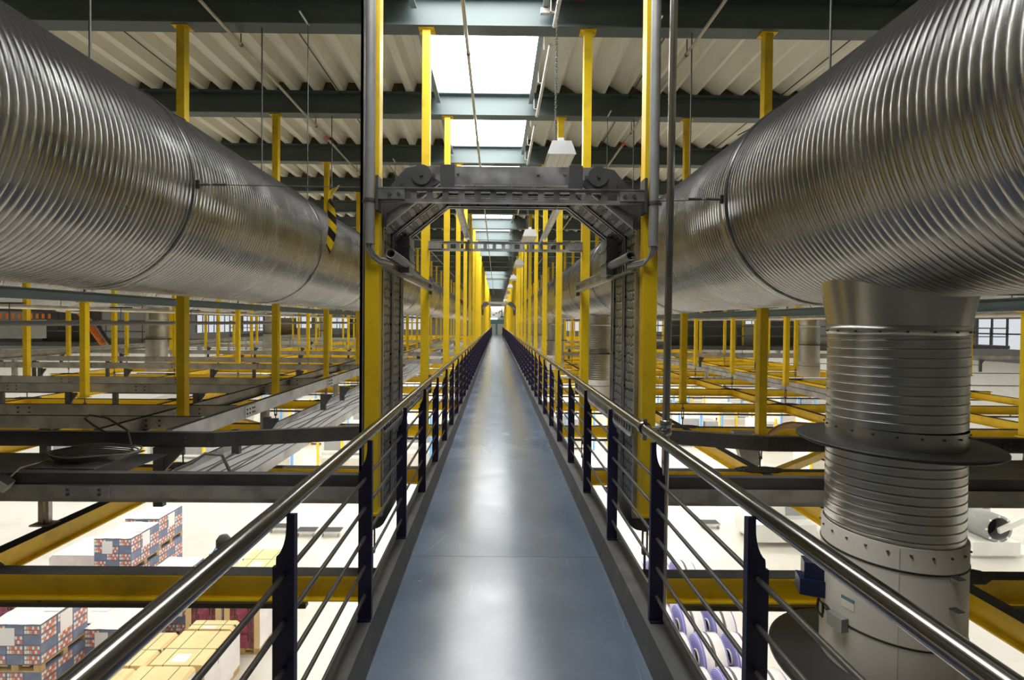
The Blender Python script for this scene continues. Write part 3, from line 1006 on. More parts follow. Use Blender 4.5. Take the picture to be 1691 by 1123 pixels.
for X, s_, lab in ((-0.845, -1, 'left'), (1.035, 1, 'right')):
    for z, hn in ((2.20, 'upper'), (0.95, 'lower')):
        t = thing('side_strut', '%s slotted strut between the first two yellow posts on the %s' % (hn, lab), 'strut', (X, 3.7, z), 'slotted side struts')
        slotted(MB(), 3.64, 6.24, 'y', X, z - 0.05, z + 0.05, pitch=0.075, slot=0.045).build('slotted_rail', 'slot', t)
        mb_ = MB().box(X - 0.012, X + 0.012, 6.14, 6.26, z - 0.10, z + 0.13)
        for dz in (-0.06, 0.02, 0.10):
            mb_.lathe([(0.018, -0.02), (0.018, 0.02)], (X, 6.20, z + dz), 'x', n=6, cap=True)
        mb_.build('end_plate', 'chan_dark', t)
# conduits down the front posts of the arch
for X, s_, lab in ((-0.918, 1, 'left'), (1.125, -1, 'right')):
    t = thing('conduit', 'grey conduit down the %s post of the arch with hoses bending inwards' % lab, 'conduit', (X, 3.5, 2.31), 'arch conduits')
    MB().tube((X, 3.5, 2.31), (X, 3.5, BEAM_Z - 0.001), 0.035, 14).build('conduit_pipe', 'conduit', t)
    for k in range(3):
        a = k - 1
        pts = [(X + a * 0.02, 3.5, 2.36), (X + a * 0.02, 3.49, 2.28), (X + s_ * 0.02 + a * 0.015, 3.50, 2.23 + a * 0.01), (X + s_ * 0.06, 3.53, 2.195 + a * 0.015), (X + s_ * 0.10, 3.60, 2.19 + a * 0.015), (X + s_ * 0.115, 3.74, 2.19 + a * 0.015)]
        MB().path(pts, 0.011, 8).build('hose', 'sprinkler' if k == 1 else 'conduit', t)
    MB().lathe([(0.036, 3.64), (0.036, 4.50), (0.030, 4.50), (0.030, 3.64), (0.036, 3.64)], (X + s_ * 0.12, 0, 2.262), 'y', n=16).build('sleeve_pipe', 'conduit', t)
    mb_ = MB()
    for z in (2.62, 4.3):
        mb_.lathe([(0.040, -0.012), (0.040, 0.012)], (X, 3.5, z), n=12, cap=True)
        mb_.box(X - 0.06, X + 0.06, 3.51, 3.52, z - 0.012, z + 0.012)
    mb_.build('pipe_clip', 'wire', t)
o = MB().prism(cchan(-0.985, 0.3, 5.1, -0.02, 0.004), 'y', 3.56, 3.66).build('post_liner', 'conduit', origin=(-0.985, 3.6, 0.3))
tag(o, 'grey strip lining the outer side of the left arch post', 'strip')
o = MB().box(1.0, 1.012, 4.40, 4.46, 2.16, 2.42).build('wooden_board', 'board', origin=(1.0, 4.43, 2.16))
tag(o, 'small orange-brown board at the head of the right arch panel', 'board')
# polished standpipe beside the right handrail
t = thing('standpipe', 'tall polished steel pipe clamped to the right handrail', 'pipe', (1.01, 2.85, 0.0))
MB().tube((1.0, 2.85, -0.12), (1.03, 2.85, DECK_Z), 0.0215, 16).build('pipe_run', 'chrome', t)
MB().lathe([(0.026, 0.99), (0.034, 1.0), (0.034, 1.03), (0.026, 1.035), (0.034, 1.04), (0.034, 1.075), (0.026, 1.08)], (1.006, 2.85, 0.105), n=14).build('coupling', 'chrome', t)
mb_ = MB().lathe([(RR + 0.002, -0.02), (RR + 0.009, -0.02), (RR + 0.009, 0.02), (RR + 0.002, 0.02)], (RXR, 2.85, RZ), 'y', n=20)
mb_.tube((RXR + 0.03, 2.85, RZ), (0.99, 2.85, RZ), 0.008, 8).box(RXR - 0.012, RXR + 0.012, 2.83, 2.87, RZ + 0.035, RZ + 0.055).box(RXR - 0.012, RXR + 0.012, 2.83, 2.87, RZ - 0.07, RZ - 0.035)
mb_.build('rail_clamp', 'chrome', t)

# guy wires from the ducts to the arch
for xa, za, xb, zb, lab in ((DLX + DR + 0.02, DLZ, -0.96, 2.74, 'left'), (DRX - DR - 0.02, DRZ, 1.17, 2.66, 'right')):
    t = thing('guy_wire', 'thin guy wire with turnbuckle tying the %s duct to the arch post' % lab, 'wire', (xa, 3.6, za), 'guy wires')
    MB().tube((xa, 3.6, za), (xb, 3.6, zb), 0.0035, 5).build('wire', 'wire', t)
    s_ = 1 if xb > xa else -1
    x1 = xa + s_ * (0.08 if s_ > 0 else 0.12)
    MB().tube((xa, 3.6, za), (x1, 3.6, za), 0.010, 6).tube((x1 + s_ * 0.03, 3.6, za), (x1 + s_ * 0.13, 3.6, za), 0.010, 6).build('turnbuckle', 'wire', t)
    MB().lathe([(0.012, -0.03), (0.012, 0.03)], (xa - s_ * 0.0, 3.6, za), 'z', n=8, cap=True).build('eye_bolt', 'black', t)


# twisted warning tape hanging on the left guy wire
def tape():
    n = 22
    vs, fs, mi = [], [], []
    x0, z0 = -1.21, 2.735
    for i in range(n + 1):
        u = i / n
        a = 0.5 + 1.9 * math.sin(u * 3.2) + 2.2 * u
        wd = 0.042 * (1 - 0.55 * u)
        cx = x0 - 0.035 * u - 0.012 * math.sin(u * 7)
        cz = z0 - 0.455 * u
        for s_ in (-1, 1):
            for th in (-0.002, 0.002):
                vs.append((cx + s_ * wd * math.cos(a) - th * math.sin(a), 3.6 + s_ * wd * math.sin(a) + th * math.cos(a), cz + s_ * 0.03))
    for i in range(n):
        b = i * 4
        for q in ((0, 2, 6, 4), (1, 5, 7, 3), (0, 4, 5, 1), (2, 3, 7, 6)):
            fs.append(tuple(b + k for k in q))
            mi.append((i // 3) % 2)
    m = MB()
    m.v, m.f, m.mi, m.sm = vs, fs, mi, [True] * len(fs)
    return m.build('warning_tape', ['yellow', 'black'], origin=(x0, 3.6, z0))


tag(tape(), 'twisted yellow and black warning tape hanging from the left guy wire', 'tape')

# ------------------------------------------------------------------ grey overhead conveyors


def rail_between(mb_, a, b, z0, h, w, side, mi=0):
    """C channel from a to b in plan"""
    d = Vector((b[0] - a[0], b[1] - a[1])).normalized()
    q = Vector((-d.y, d.x)) * side
    pr = cchan(0, z0, h, w, 0.012)
    vs = [(a[0] + q.x * p[0], a[1] + q.y * p[0], p[1]) for p in pr] + [(b[0] + q.x * p[0], b[1] + q.y * p[0], p[1]) for p in pr]
    n = len(pr)
    mb_.add(vs, [(i, (i + 1) % n, n + (i + 1) % n, n + i) for i in range(n)] + [tuple(range(n - 1, -1, -1)), tuple(range(n, 2 * n))], False, mi)
    return mb_


HZ = CAM_Z - 1.19    # top of the conveyor channels
CH = 0.155


def support(mb_, x, y, z1):
    mb_.box(x - 0.045, x + 0.045, y - 0.03, y + 0.03, GRID_T, z1)
    mb_.prism([(x, z1 - 0.02), (x + 0.16, z1 - 0.02), (x + 0.16, z1 - 0.05), (x + 0.05, z1 - 0.2), (x, z1 - 0.2)], 'y', y - 0.01, y + 0.01)
    return mb_


def cross_conveyor(y, xa, xb, label, m='chan', bolts=True, face=-1, sup=None):
    t = thing('conveyor_channel', label, 'channel', (min(xa, xb), y, HZ - CH), 'crosswise conveyor channels')
    rail_between(MB(), (min(xa, xb), y), (max(xa, xb), y), HZ - CH, CH, 0.06, 1).build('channel_rail', m, t)
    xs = []
    x = min(xa, xb) + 1.1
    while x < max(xa, xb) - 0.3:
        xs.append(x)
        x += 2.35
    for x in xs:
        MB().box(x - 0.14, x + 0.14, y - 0.008, y, HZ - CH + 0.006, HZ - 0.006).build('splice_plate', m, t)
        if y < 14:
            b_ = MB()
            for dx in (-0.08, 0.08):
                for dz in (0.045, 0.11):
                    bolt(b_, (x + dx, y - 0.008, HZ - CH + dz), r=0.014)
            b_.build('bolt_group', 'chan_dark', t)['kind'] = 'stuff'
        if y > 5.5:
            support(MB(), x + 1.0, y + 0.03, HZ - CH).build('support_bracket', 'chan_dark', t)
    return t


lefts = [5.95, 6.75, 8.95, 10.05, 13.3, 15.6, 19.2, 24.4, 31.8]
for i, y in enumerate(lefts):
    xa = -3.62 if y < 15 else -1.6 - 0.0 * y
    cross_conveyor(y, -14.7 if y < 12 else (-24.0 if y < 22 else -16.6), xa, 'grey conveyor channel crossing the left side, %s behind the coiled cable' % ORD[i].replace('nearest', 'first'))
for i, n in enumerate((6, 8, 11)):
    cross_conveyor(ZN(n) + 0.9, 1.7, 24.0 if ZN(n) < 22 else 7.2, 'grey conveyor channel crossing the right side, %s counted from the front' % ORD[i])

# the conveyor that climbs through the arch: its two side rails on either side of the walkway
for side, x_end, lab in ((-1, -16.0, 'left'), (1, 16.0, 'right')):
    xi = -0.98 if side < 0 else 1.17
    t = thing('overhead_conveyor', 'dark overhead conveyor frame running from the arch out to the %s' % lab, 'conveyor', (xi, 3.75, HZ - 0.24), 'conveyor frames at the arch')
    yf = 3.74
    # front rail: dark upper channel over a grey lower channel
    rail_between(MB(), (min(xi, x_end), yf), (max(xi, x_end), yf), HZ - 0.085, 0.085, 0.07, 1).build('upper_channel', 'chan_dark', t)
    rail_between(MB(), (min(xi, x_end), yf - 0.02), (max(xi, x_end), yf - 0.02), HZ - 0.185, 0.10, 0.07, 1).build('lower_channel', 'chan', t)
    MB().box(min(xi, x_end), max(xi, x_end), yf + 0.06, yf + 0.075, HZ - 0.245, HZ - 0.185).build('bottom_lip', 'chan', t)
    # rear rail, bent towards the arch
    xb, yb = side * (2.98 if side < 0 else 2.9), 5.12
    rb = MB()
    rail_between(rb, (min(xb, x_end), yb), (max(xb, x_end), yb), HZ - CH, CH, 0.07, 1)
    rb.build('rear_rail', 'chan_dark', t)
    rb = MB()
    if side < 0:
        rail_between(rb, (xb, yb), (-1.02, 5.62), HZ - CH, CH, 0.07, 1)
    else:
        rail_between(rb, (1.30, 5.62), (xb, yb), HZ - CH, CH, 0.07, 1)
    rb.build('bent_rail', 'chan_dark', t)
    for x in ((-3.15, -5.6, -8.0) if side < 0 else (3.2, 5.6, 8.0)):
        for yy, zz0, zz1 in ((yb - 0.008, HZ - CH + 0.006, HZ - 0.006), (yf - 0.028, HZ - 0.18, HZ - 0.09)):
            MB().box(x - 0.19, x + 0.19, yy - 0.004, yy + 0.004, zz0, zz1).build('splice_plate', 'chan' if yy < 4 else 'chan_dark', t)
            b_ = MB()
            for dx in (-0.12, 0.12):
                for dz in (0.3, 0.72):
                    bolt(b_, (x + dx, yy - 0.004, zz0 + (zz1 - zz0) * dz), r=0.013)
            b_.build('bolt_group', 'wire', t)['kind'] = 'stuff'
    for x in (-3.55, -7.4, -11.2) if side < 0 else (7.4, 11.2):
        MB().box(x - 0.05, x + 0.05, yb - 0.03, yb + 0.03, GRID_T - 0.1, HZ - CH).prism([(x, HZ - CH), (x + 0.26, HZ - CH), (x + 0.26, HZ - CH - 0.03), (x + 0.05, HZ - CH - 0.26), (x, HZ - CH - 0.26)], 'y', yb - 0.015, yb + 0.015).build('leg', 'chan_dark', t)
        xl = x - 0.55 if x > -3.6 and side < 0 else x
        MB().box(xl - 0.035, xl + 0.01, 4.38, 4.42, GRID_T, HZ - 0.21).box(xl + 0.03, xl + 0.06, 4.38, 4.42, GRID_T, HZ - 0.21).box(xl - 0.08, xl + 0.10, 4.34, 4.46, GRID_T, GRID_T + 0.014).build('leg', 'slot', t)
    # rollers/bed plates between the rails
    if side < 0:
        MB().box(-16, -3.4, yf + 0.1, yb - 0.1, HZ - 0.21, HZ - 0.20).build('bed_plate', 'chan_dark', t)
    else:
        MB().box(3.4, 16, yf + 0.1, yb - 0.1, HZ - 0.21, HZ - 0.20).build('bed_plate', 'chan_dark', t)

# lengthwise channels on the left with the cable tray
t = thing('lengthwise_channel', 'pale grey channel receding on the left beside the cable tray', 'channel', (-3.5, 5.2, HZ - 0.18))
rail_between(MB(), (-3.5, 5.25), (-3.5, 42), HZ - 0.18, 0.18, 0.08, 1).build('channel_rail', 'chan_light', t)
rail_between(MB(), (-4.35, 5.25), (-4.35, 42), HZ - 0.18, 0.18, 0.08, -1).build('channel_rail', 'chan', t)
for y in (6.9, 10.2, 13.6, 17, 20.4):
    MB().box(-3.5, -3.488, y - 0.16, y + 0.16, HZ - 0.17, HZ - 0.01).build('splice_plate', 'chan_light', t)
    b_ = MB()
    for dy in (-0.1, -0.03, 0.05, 0.1):
        for dz in (-0.12, -0.06):
            b_.lathe([(0.014, 0), (0.014, 0.008)], (-3.488, y + dy, HZ + dz), 'x', n=6, cap=True)
    b_.build('bolt_group', 'black', t)['kind'] = 'stuff'
    MB().box(-3.60, -3.50, y + 0.5, y + 0.56, GRID_T, HZ - 0.18).box(-3.60, -3.54, y + 0.62, y + 0.68, GRID_T, HZ - 0.18).build('leg', 'chan', t)
t = thing('cable_tray', 'flat grey cable tray with loose cables receding on the left', 'cable tray', (-3.0, 4.9, CAM_Z - 1.66))
MB().box(-3.35, -2.68, 4.9, 42, CAM_Z - 1.66, CAM_Z - 1.645).build('tray_floor', 'tray', t)
MB().box(-3.37, -3.35, 4.9, 42, CAM_Z - 1.66, CAM_Z - 1.56).build('tray_side', 'chan', t)
MB().box(-2.68, -2.664, 4.9, 42, CAM_Z - 1.76, CAM_Z - 1.64).build('tray_side', 'chan_light', t)
for k in range(6):
    pts = []
    x = -3.25 + 0.09 * k
    for i in range(30):
        pts.append((x + 0.05 * math.sin(i * 0.9 + k * 2.1) + 0.02 * math.sin(i * 2.3 + k), 4.95 + i * 0.55, CAM_Z - 1.634))
    o = MB().path(pts, 0.006, 5).build('cable', 'cable')
    o.parent = None
    tag(o, 'loose grey cable in the left cable tray, %s from its left edge' % ('first', 'second', 'third', 'fourth', 'fifth', 'sixth')[k], 'cable', 'cables in the tray')
for X, y1, lab in ((-14.9, 40, 'nearer'), (-16.0, 40, 'farther')):
    t = thing('lengthwise_channel', 'grey channel running lengthwise far out on the left, the %s of two' % lab, 'channel', (X, 9, HZ - 0.03), 'far lengthwise channels')
    rail_between(MB(), (X, 9), (X, y1), HZ - 0.03, 0.16, 0.08, -1).build('channel_rail', 'chan', t)
    for y in range(11, 38, 4):
        MB().box(X - 0.05, X + 0.05, y, y + 0.1, GRID_T, HZ - 0.03).build('leg', 'chan', t)
for X, lab in ((8.3, 'nearer'), (9.0, 'farther')):
    t = thing('lengthwise_channel', 'brownish channel running lengthwise on the right, the %s of two' % lab, 'channel', (X, 9.5, -0.1), 'right lengthwise channels')
    rail_between(MB(), (X, 9.5), (X, 40), GRID_T, 0.14, 0.07, -1).build('channel_rail', 'chan', t)
    for y in range(11, 38, 4):
        MB().box(X - 0.05, X + 0.05, y, y + 0.1, -0.9, GRID_T).build('leg', 'chan', t)

# coiled cable, its junction box and a loose loop on the left frame
t = thing('cable_coil', 'coil of grey cable lying on the dark conveyor frame at the far left', 'cable', (-3.55, 4.1, HZ + 0.01))
for k in range(6):
    pts = [(-3.45 + (0.26 + 0.02 * k) * math.cos(a * PI / 12) + 0.01 * k, 4.12 + (0.16 + 0.012 * k) * math.sin(a * PI / 12), HZ + 0.012 + 0.012 * k + 0.006 * math.sin(a)) for a in range(24)]
    MB().path(pts, 0.007, 6, closed=True).build('cable_turn', 'cable', t)
MB().path([(-3.68, 4.0, HZ + 0.02), (-3.72, 3.8, HZ + 0.02), (-3.70, 3.70, HZ - 0.02)], 0.007, 6).build('cable_tail', 'sprinkler', t)
MB().box(-3.72, -3.18, 3.84, 4.4, HZ - 0.004, HZ + 0.004).build('perforated_shelf', 'chan_dark', t)
t = thing('junction_box', 'small square pale junction box hanging at the end of the coiled cable', 'box', (-3.72, 3.66, HZ - 0.05))
bx = MB().box(-0.055, 0.055, -0.03, 0.03, -0.05, 0.05).build('box_body', 'chan_light', None)
bx.parent = t
bx.rotation_euler = (0.5, 0.7, 0.3)
cv = MB().box(-0.05, 0.05, -0.036, -0.03, -0.045, 0.045).build('box_lid', 'casing', None)
cv.parent = t
cv.rotation_euler = (0.5, 0.7, 0.3)
o = MB().path([(-4.05, 5.05, HZ + 0.0), (-4.15, 5.0, HZ + 0.10), (-4.2, 4.95, HZ + 0.18), (-4.1, 4.9, HZ + 0.22), (-3.9, 4.87, HZ + 0.2), (-3.68, 4.85, HZ + 0.08), (-3.62, 4.83, HZ - 0.1), (-3.65, 4.6, HZ - 0.3)], 0.011, 7).build('loose_cable', 'cable', origin=(-4.05, 5.05, HZ))
tag(o, 'loose grey cable looping over the dark conveyor frame', 'cable')
o = MB().path([(-2.72, 4.95, HZ - 0.35), (-2.74, 4.85, HZ - 0.16), (-2.85, 4.75, HZ - 0.12), (-2.95, 4.7, HZ - 0.2), (-3.05, 4.6, HZ - 0.24)], 0.016, 7).build('hose_end', 'cable', origin=(-2.72, 4.95, HZ))
tag(o, 'dark flexible hose bending down at the end of the cable tray', 'hose')

# curved tan hoses on the right
t = thing('hose_bundle', 'bundle of tan hoses curving over a grey bracket on the right', 'hose', (4.5, 8.0, 0.0))
for k in range(4):
    dz = k * 0.03
    pts = []
    for i in range(9):
        a = PI * 0.95 - i / 8 * PI * 0.5
        pts.append((4.95 + (0.55 - k * 0.035) * math.cos(a), 8.0 + k * 0.04, -0.42 + (0.55 - k * 0.035) * math.sin(a)))
    pts += [(5.9, 8.1 + k * 0.04, 0.06 - dz), (7.2, 8.3 + k * 0.04, -0.05 - dz)]
    MB().path(pts, 0.024, 7).build('hose', 'tan', t)
MB().prism([(3.95, -0.02), (4.35, -0.02), (4.42, -0.5), (4.28, -0.8), (4.1, -0.5)], 'y', 8.0, 8.12).build('bracket', 'machine_grey', t)

# ------------------------------------------------------------------ roof services
for X, z, lab, y0, y1 in ((-0.40, BEAM_Z - 0.20, 'under the skylight strip', 0.5, 60), (-3.35, BEAM_Z - 0.12, 'above the left duct', 0.5, 50), (2.45, BEAM_Z - 0.18, 'above the right duct', 0.5, 50)):
    t = thing('sprinkler_pipe', 'thin galvanised sprinkler pipe running lengthwise %s' % lab, 'pipe', (X, y0, z), 'sprinkler pipes')
    MB().tube((X, y0, z), (X, y1, z), 0.022, 8).build('pipe_run', 'sprinkler', t)
    for n in range(0, 16):
        y = ZN(n) + 0.16
        mb_ = MB().tube((X, y, z), (X, y, BEAM_Z + 0.02), 0.008, 5)
        mb_.lathe([(0.027, -0.02), (0.027, 0.02)], (X, y, z), 'y', n=8, cap=True)
        mb_.build('pipe_bracket', 'wire', t)
    for n in (2, 4, 6, 8):
        MB().lathe([(0.03, -0.08), (0.03, 0.08)], (X, ZN(n) + 0.7, z), 'y', n=8, cap=True).build('coupling', 'red' if X < -1 or X > 1 else 'sprinkler', t)
for i, (y, z) in enumerate(((33.0, 5.3), (37.5, 5.15))):
    o = MB().tube((-9, y, z), (9, y, z), 0.07, 8).build('cross_pipe', 'cable', origin=(0, y, z))
    tag(o, 'dark pipe crossing high above the far walkway, the %s one' % ('nearer', 'farther')[i], 'pipe')
# thin wires hanging from the beams
k = 0
for X, Z, lab in ((-2.38, 3.3, 'left'), (1.95, 3.25, 'right')):
    for n in range(1, 5):
        t = thing('drop_wire', 'thin drop wire from the %s roof beam above the %s duct' % (ORD[n], lab), 'wire', (X, ZN(n), Z), 'drop wires')
        MB().tube((X, ZN(n) - 0.1, Z), (X, ZN(n) - 0.1, BEAM_Z), 0.006, 5).build('wire', 'wire', t)
        MB().box(X - 0.012, X + 0.012, ZN(n) - 0.36, ZN(n) - 0.08, BEAM_Z - 0.012, BEAM_Z).build('beam_clip', 'slot_bright', t)

for X, lab in ((-5.3, 'far left, above the duct'), (-2.83, 'left, between duct and skylight'), (2.35, 'right, between skylight and duct'), (5.0, 'far right, above the duct')):
    o = MB().tube((X, 0.5, DECK_Z - 0.03), (X, 48, DECK_Z - 0.03), 0.011, 5).build('roof_rod', 'wire', origin=(X, 0.5, DECK_Z - 0.03))
    tag(o, 'thin dark rod under the roof sheets on the %s' % lab, 'rod', 'rods under the roof sheets')

# hanging lamps over the right side of the walkway
t0 = None
for k in range(11):
    y = 5.5 + 5.2 * k
    lab = 'white trough lamp on chains above the walkway, %s in the row' % ORD[k]
    X, zb = 0.72, 3.68
    if t0 is None:
        t0 = thing('hanging_lamp', lab, 'lamp', (X, y, zb), 'trough lamps above the walkway')
        MB().prism([(X - 0.16, zb), (X - 0.10, zb + 0.13), (X + 0.10, zb + 0.13), (X + 0.16, zb), (X + 0.145, zb), (X + 0.09, zb + 0.11), (X - 0.09, zb + 0.11), (X - 0.145, zb)], 'y', y + 0.012, y + 1.0).build('lamp_housing', 'lamp_body', t0)
        for ya in (y, y + 1.0):
            MB().prism([(X - 0.165, zb - 0.015), (X - 0.11, zb + 0.135), (X + 0.11, zb + 0.135), (X + 0.165, zb - 0.015)], 'y', ya, ya + 0.012).build('end_cap', 'lamp_body', t0)
        MB().box(X - 0.14, X + 0.14, y + 0.012, y + 1.0, zb - 0.004, zb + 0.002).build('reflector', 'lamp_in', t0)
        for dx in (-0.07, 0.0, 0.07):
            MB().box(X + dx - 0.008, X + dx + 0.008, y + 0.012, y + 1.0, zb - 0.014, zb - 0.004).build('louvre_bar', 'lamp_body', t0)
        MB().box(X - 0.03, X + 0.03, y + 0.06, y + 0.12, zb + 0.135, zb + 0.19).build('hook', 'lamp_body', t0)
        for dx, yy in ((-0.06, y + 0.09), (0.015, y + 0.8)):
            ch = MB()
            z = zb + 0.135
            i = 0
            while z < DECK_Z - 0.03:
                a, b = (0.010, 0.003) if i % 2 else (0.003, 0.010)
                ch.path([(X + dx + a, yy + b * 0, z), (X + dx + a * 0.6, yy + b, z + 0.02), (X + dx - a * 0.6, yy + b, z + 0.035), (X + dx - a, yy, z + 0.02), (X + dx, yy - b, z + 0.0)], 0.004, 4, closed=True)
                z += 0.032
                i += 1
            c_ = ch.build('chain', 'wire', t0)
            c_['kind'] = 'stuff'
    else:
        dup(t0, (X, y, zb), lab)

# conduits, red box and white box by the skylight
for n in range(0, 5):
    y = ZN(n)
    o = MB().tube((0.68, y + 0.22, BEAM_Z - 0.04), (0.68, y + 2.42, BEAM_Z - 0.04), 0.026, 10).build('white_conduit', 'white', origin=(0.68, y, BEAM_Z))
    mb_ = MB()
    for yy in (y + 0.4, y + 1.3, y + 2.2):
        mb_.box(SKX1 + 0.02, 0.71, yy - 0.015, yy + 0.015, BEAM_Z - 0.012, BEAM_Z - 0.008).box(SKX1 + 0.02, SKX1 + 0.03, yy - 0.015, yy + 0.015, BEAM_Z - 0.012, BEAM_Z + 0.3)
    mb_.build('conduit_clip', 'casing', o)
    tag(o, 'short white plastic conduit beside the skylight, %s bay' % ORD[n], 'conduit', 'white conduits by the skylight')
t = thing('alarm_box', 'small red alarm box on the roof beam at the top of the picture', 'alarm', (1.0, 6.06, 5.82))
MB().box(0.95, 1.05, 6.02, 6.09, 5.77, 5.88).build('box_body', 'red', t)
MB().box(0.96, 1.04, 6.012, 6.02, 5.785, 5.865).build('box_lid', 'red', t)
MB().path([(0.95, 6.06, 5.83), (0.85, 6.06, 5.82), (0.75, 6.06, 5.84)], 0.008, 6).build('lead', 'white', t)
t = thing('socket_box', 'small white socket box at the end of the conduit by the skylight', 'box', (0.56, 6.06, 5.60))
MB().box(0.51, 0.62, 6.03, 6.085, 5.58, 5.64).build('box_body', 'casing', t)
MB().path([(0.62, 6.06, 5.62), (0.68, 6.06, 5.65), (0.70, 6.08, 5.75)], 0.008, 6).build('lead', 'casing', t)

# ------------------------------------------------------------------ far end of the walkway and the mezzanines
d1 = thing('door_1', 'pale doorway with teal lintel at the far end of the walkway', 'door', (0.1, Y1, 0), kind='structure')
MB().box(-1.25, -1.10, Y1 - 0.1, Y1 + 0.25, -0.1, 4.2).build('door_frame', 'white', d1)
MB().box(1.30, 1.45, Y1 - 0.1, Y1 + 0.25, -0.1, 4.2).build('door_frame', 'white', d1)
MB().box(-1.25, 1.45, Y1 - 0.15, Y1 + 0.25, 1.55, 2.25).build('lintel', 'teal', d1)
MB().box(-1.25, 1.45, Y1 - 0.1, Y1 + 0.15, 4.05, 4.2).build('head_lamp', 'tube_lamp', d1)
MB().box(-1.2, 0.1, Y1 - 0.2, Y1 - 0.15, 2.3, 2.45).build('head_lamp', 'tube_lamp', d1)
o = MB().box(-1.25, 1.45, Y1 + 0.5, Y1 + 0.6, -0.1, 4.3).build('back_panel', 'wall_pale', d1)
MB().box(-0.15, 0.15, Y1 - 0.1, Y1 + 0.1, -0.05, 1.55).build('door_post', 'teal', d1)
mb_ = MB()
for b in ((0.75, 0.85, 2.7, 3.9), (0.4, 0.75, 3.5, 3.62), (0.6, 1.2, 2.6, 2.75), (-0.2, 0.1, 3.2, 3.3), (-0.6, -0.3, 2.9, 3.0), (0.3, 0.42, 3.2, 3.45)):
    mb_.box(b[0], b[1], Y1 + 0.42, Y1 + 0.5, b[2], b[3])
mb_.build('pipework', 'black', d1)['kind'] = 'stuff'
wn_ = 0
for x0, x1 in ((-33.5, -28.5), (-28, -23), (-15, -11), (9, 15), (15.5, 21.5), (22, 28)):
    wn_ += 1
    wn = thing('window_%d' % wn_, 'bright window band in the end wall, %s from the left' % ('first', 'second', 'third', 'fourth', 'fifth', 'sixth')[wn_ - 1], 'window', (x0, Y1, 1.0), kind='structure')
    MB().box(x0, x1, Y1 - 0.04, Y1 - 0.02, 0.6, 2.8).build('pane', 'window', wn)
    for x in [x0 + (x1 - x0) * k / 6 for k in range(7)]:
        MB().box(x - 0.05, x + 0.05, Y1 - 0.1, Y1 - 0.02, 0.6, 2.8).build('window_frame', 'cabinet', wn)
for xw, s_, bands in ((-XW, 1, ((55, 64), (65, 74))), (XW, -1, ((26, 34), (35, 43), (52, 66)))):
    for y0_, y1_ in bands:
        wn_ += 1
        xa, xb = sorted((xw + s_ * 0.02, xw + s_ * 0.04))
        wn = thing('window_%d' % wn_, 'bright window band in the %s side wall, %s along it' % ('left' if s_ > 0 else 'right', ORD[bands.index((y0_, y1_))]), 'window', (xw, y0_, 1.0), kind='structure')
        MB().box(xa, xb, y0_, y1_, 0.3, 2.3).build('pane', 'window', wn)
        for k in range(9):
            yy = y0_ + (y1_ - y0_) * k / 8
            xc, xd = sorted((xw + s_ * 0.02, xw + s_ * 0.1))
            MB().box(xc, xd, yy - 0.06, yy + 0.06, 0.3, 2.3).build('window_frame', 'cabinet', wn)
        MB().box(xc, xd, y0_, y1_, 1.25, 1.35).build('window_bar', 'cabinet', wn)


def mezz(x0, x1, y, label, cabs, group):
    t = thing('mezzanine', label + ' with guard rail', 'platform', (x0, y, 0.55))
    MB().box(x0, x1, y, y + 6, 0.40, 0.60).build('platform_floor', 'chan_dark', t)
    for x in (x0 + 0.2, (x0 + x1) / 2, x1 - 0.2):
        MB().box(x - 0.1, x + 0.1, y + 4.4, y + 4.6, GRID_T, 0.40).build('column', 'machine_grey', t)
    rl = thing('guard_rail', 'dark guard rail along the %s' % label, 'handrail', (x0, y + 0.1, 0.60), 'mezzanine guard rails')
    MB().tube((x0, y + 0.1, 1.68), (x1, y + 0.1, 1.68), 0.035, 6).build('top_rail', 'cabinet', rl)
    MB().tube((x0, y + 0.1, 1.15), (x1, y + 0.1, 1.15), 0.03, 6).build('middle_rail', 'cabinet', rl)
    x = x0 + 0.05
    while x < x1:
        MB().tube((x, y + 0.1, 0.60), (x, y + 0.1, 1.68), 0.03, 6).build('rail_post', 'cabinet', rl)
        x += 1.8
    for i, (ca, cb, h, m, yy) in enumerate(cabs):
        c = thing('control_cabinet', '%s cabinet standing on the %s, %s in line' % ({'cabinet': 'dark grey', 'machine_grey': 'mid grey', 'brown_box': 'brown'}[m], label, ORD[i].replace('nearest', 'first')), 'cabinet', (ca, yy, 0.60), group)
        MB().box(ca, cb, yy, yy + 0.7, 0.60, 0.60 + h).build('cabinet_body', m, c)
        k = max(1, round((cb - ca) / 0.9))
        for j in range(k):
            a = ca + (cb - ca) * j / k
            e = ca + (cb - ca) * (j + 1) / k
            dd = MB().box(a + 0.02, e - 0.02, yy - 0.02, yy, 0.68, 0.55 + h).build('cabinet_door', m, c)
            MB().box(a + 0.08, a + 0.11, yy - 0.05, yy - 0.02, 1.4, 1.6).build('door_handle', 'black', dd)
    return t


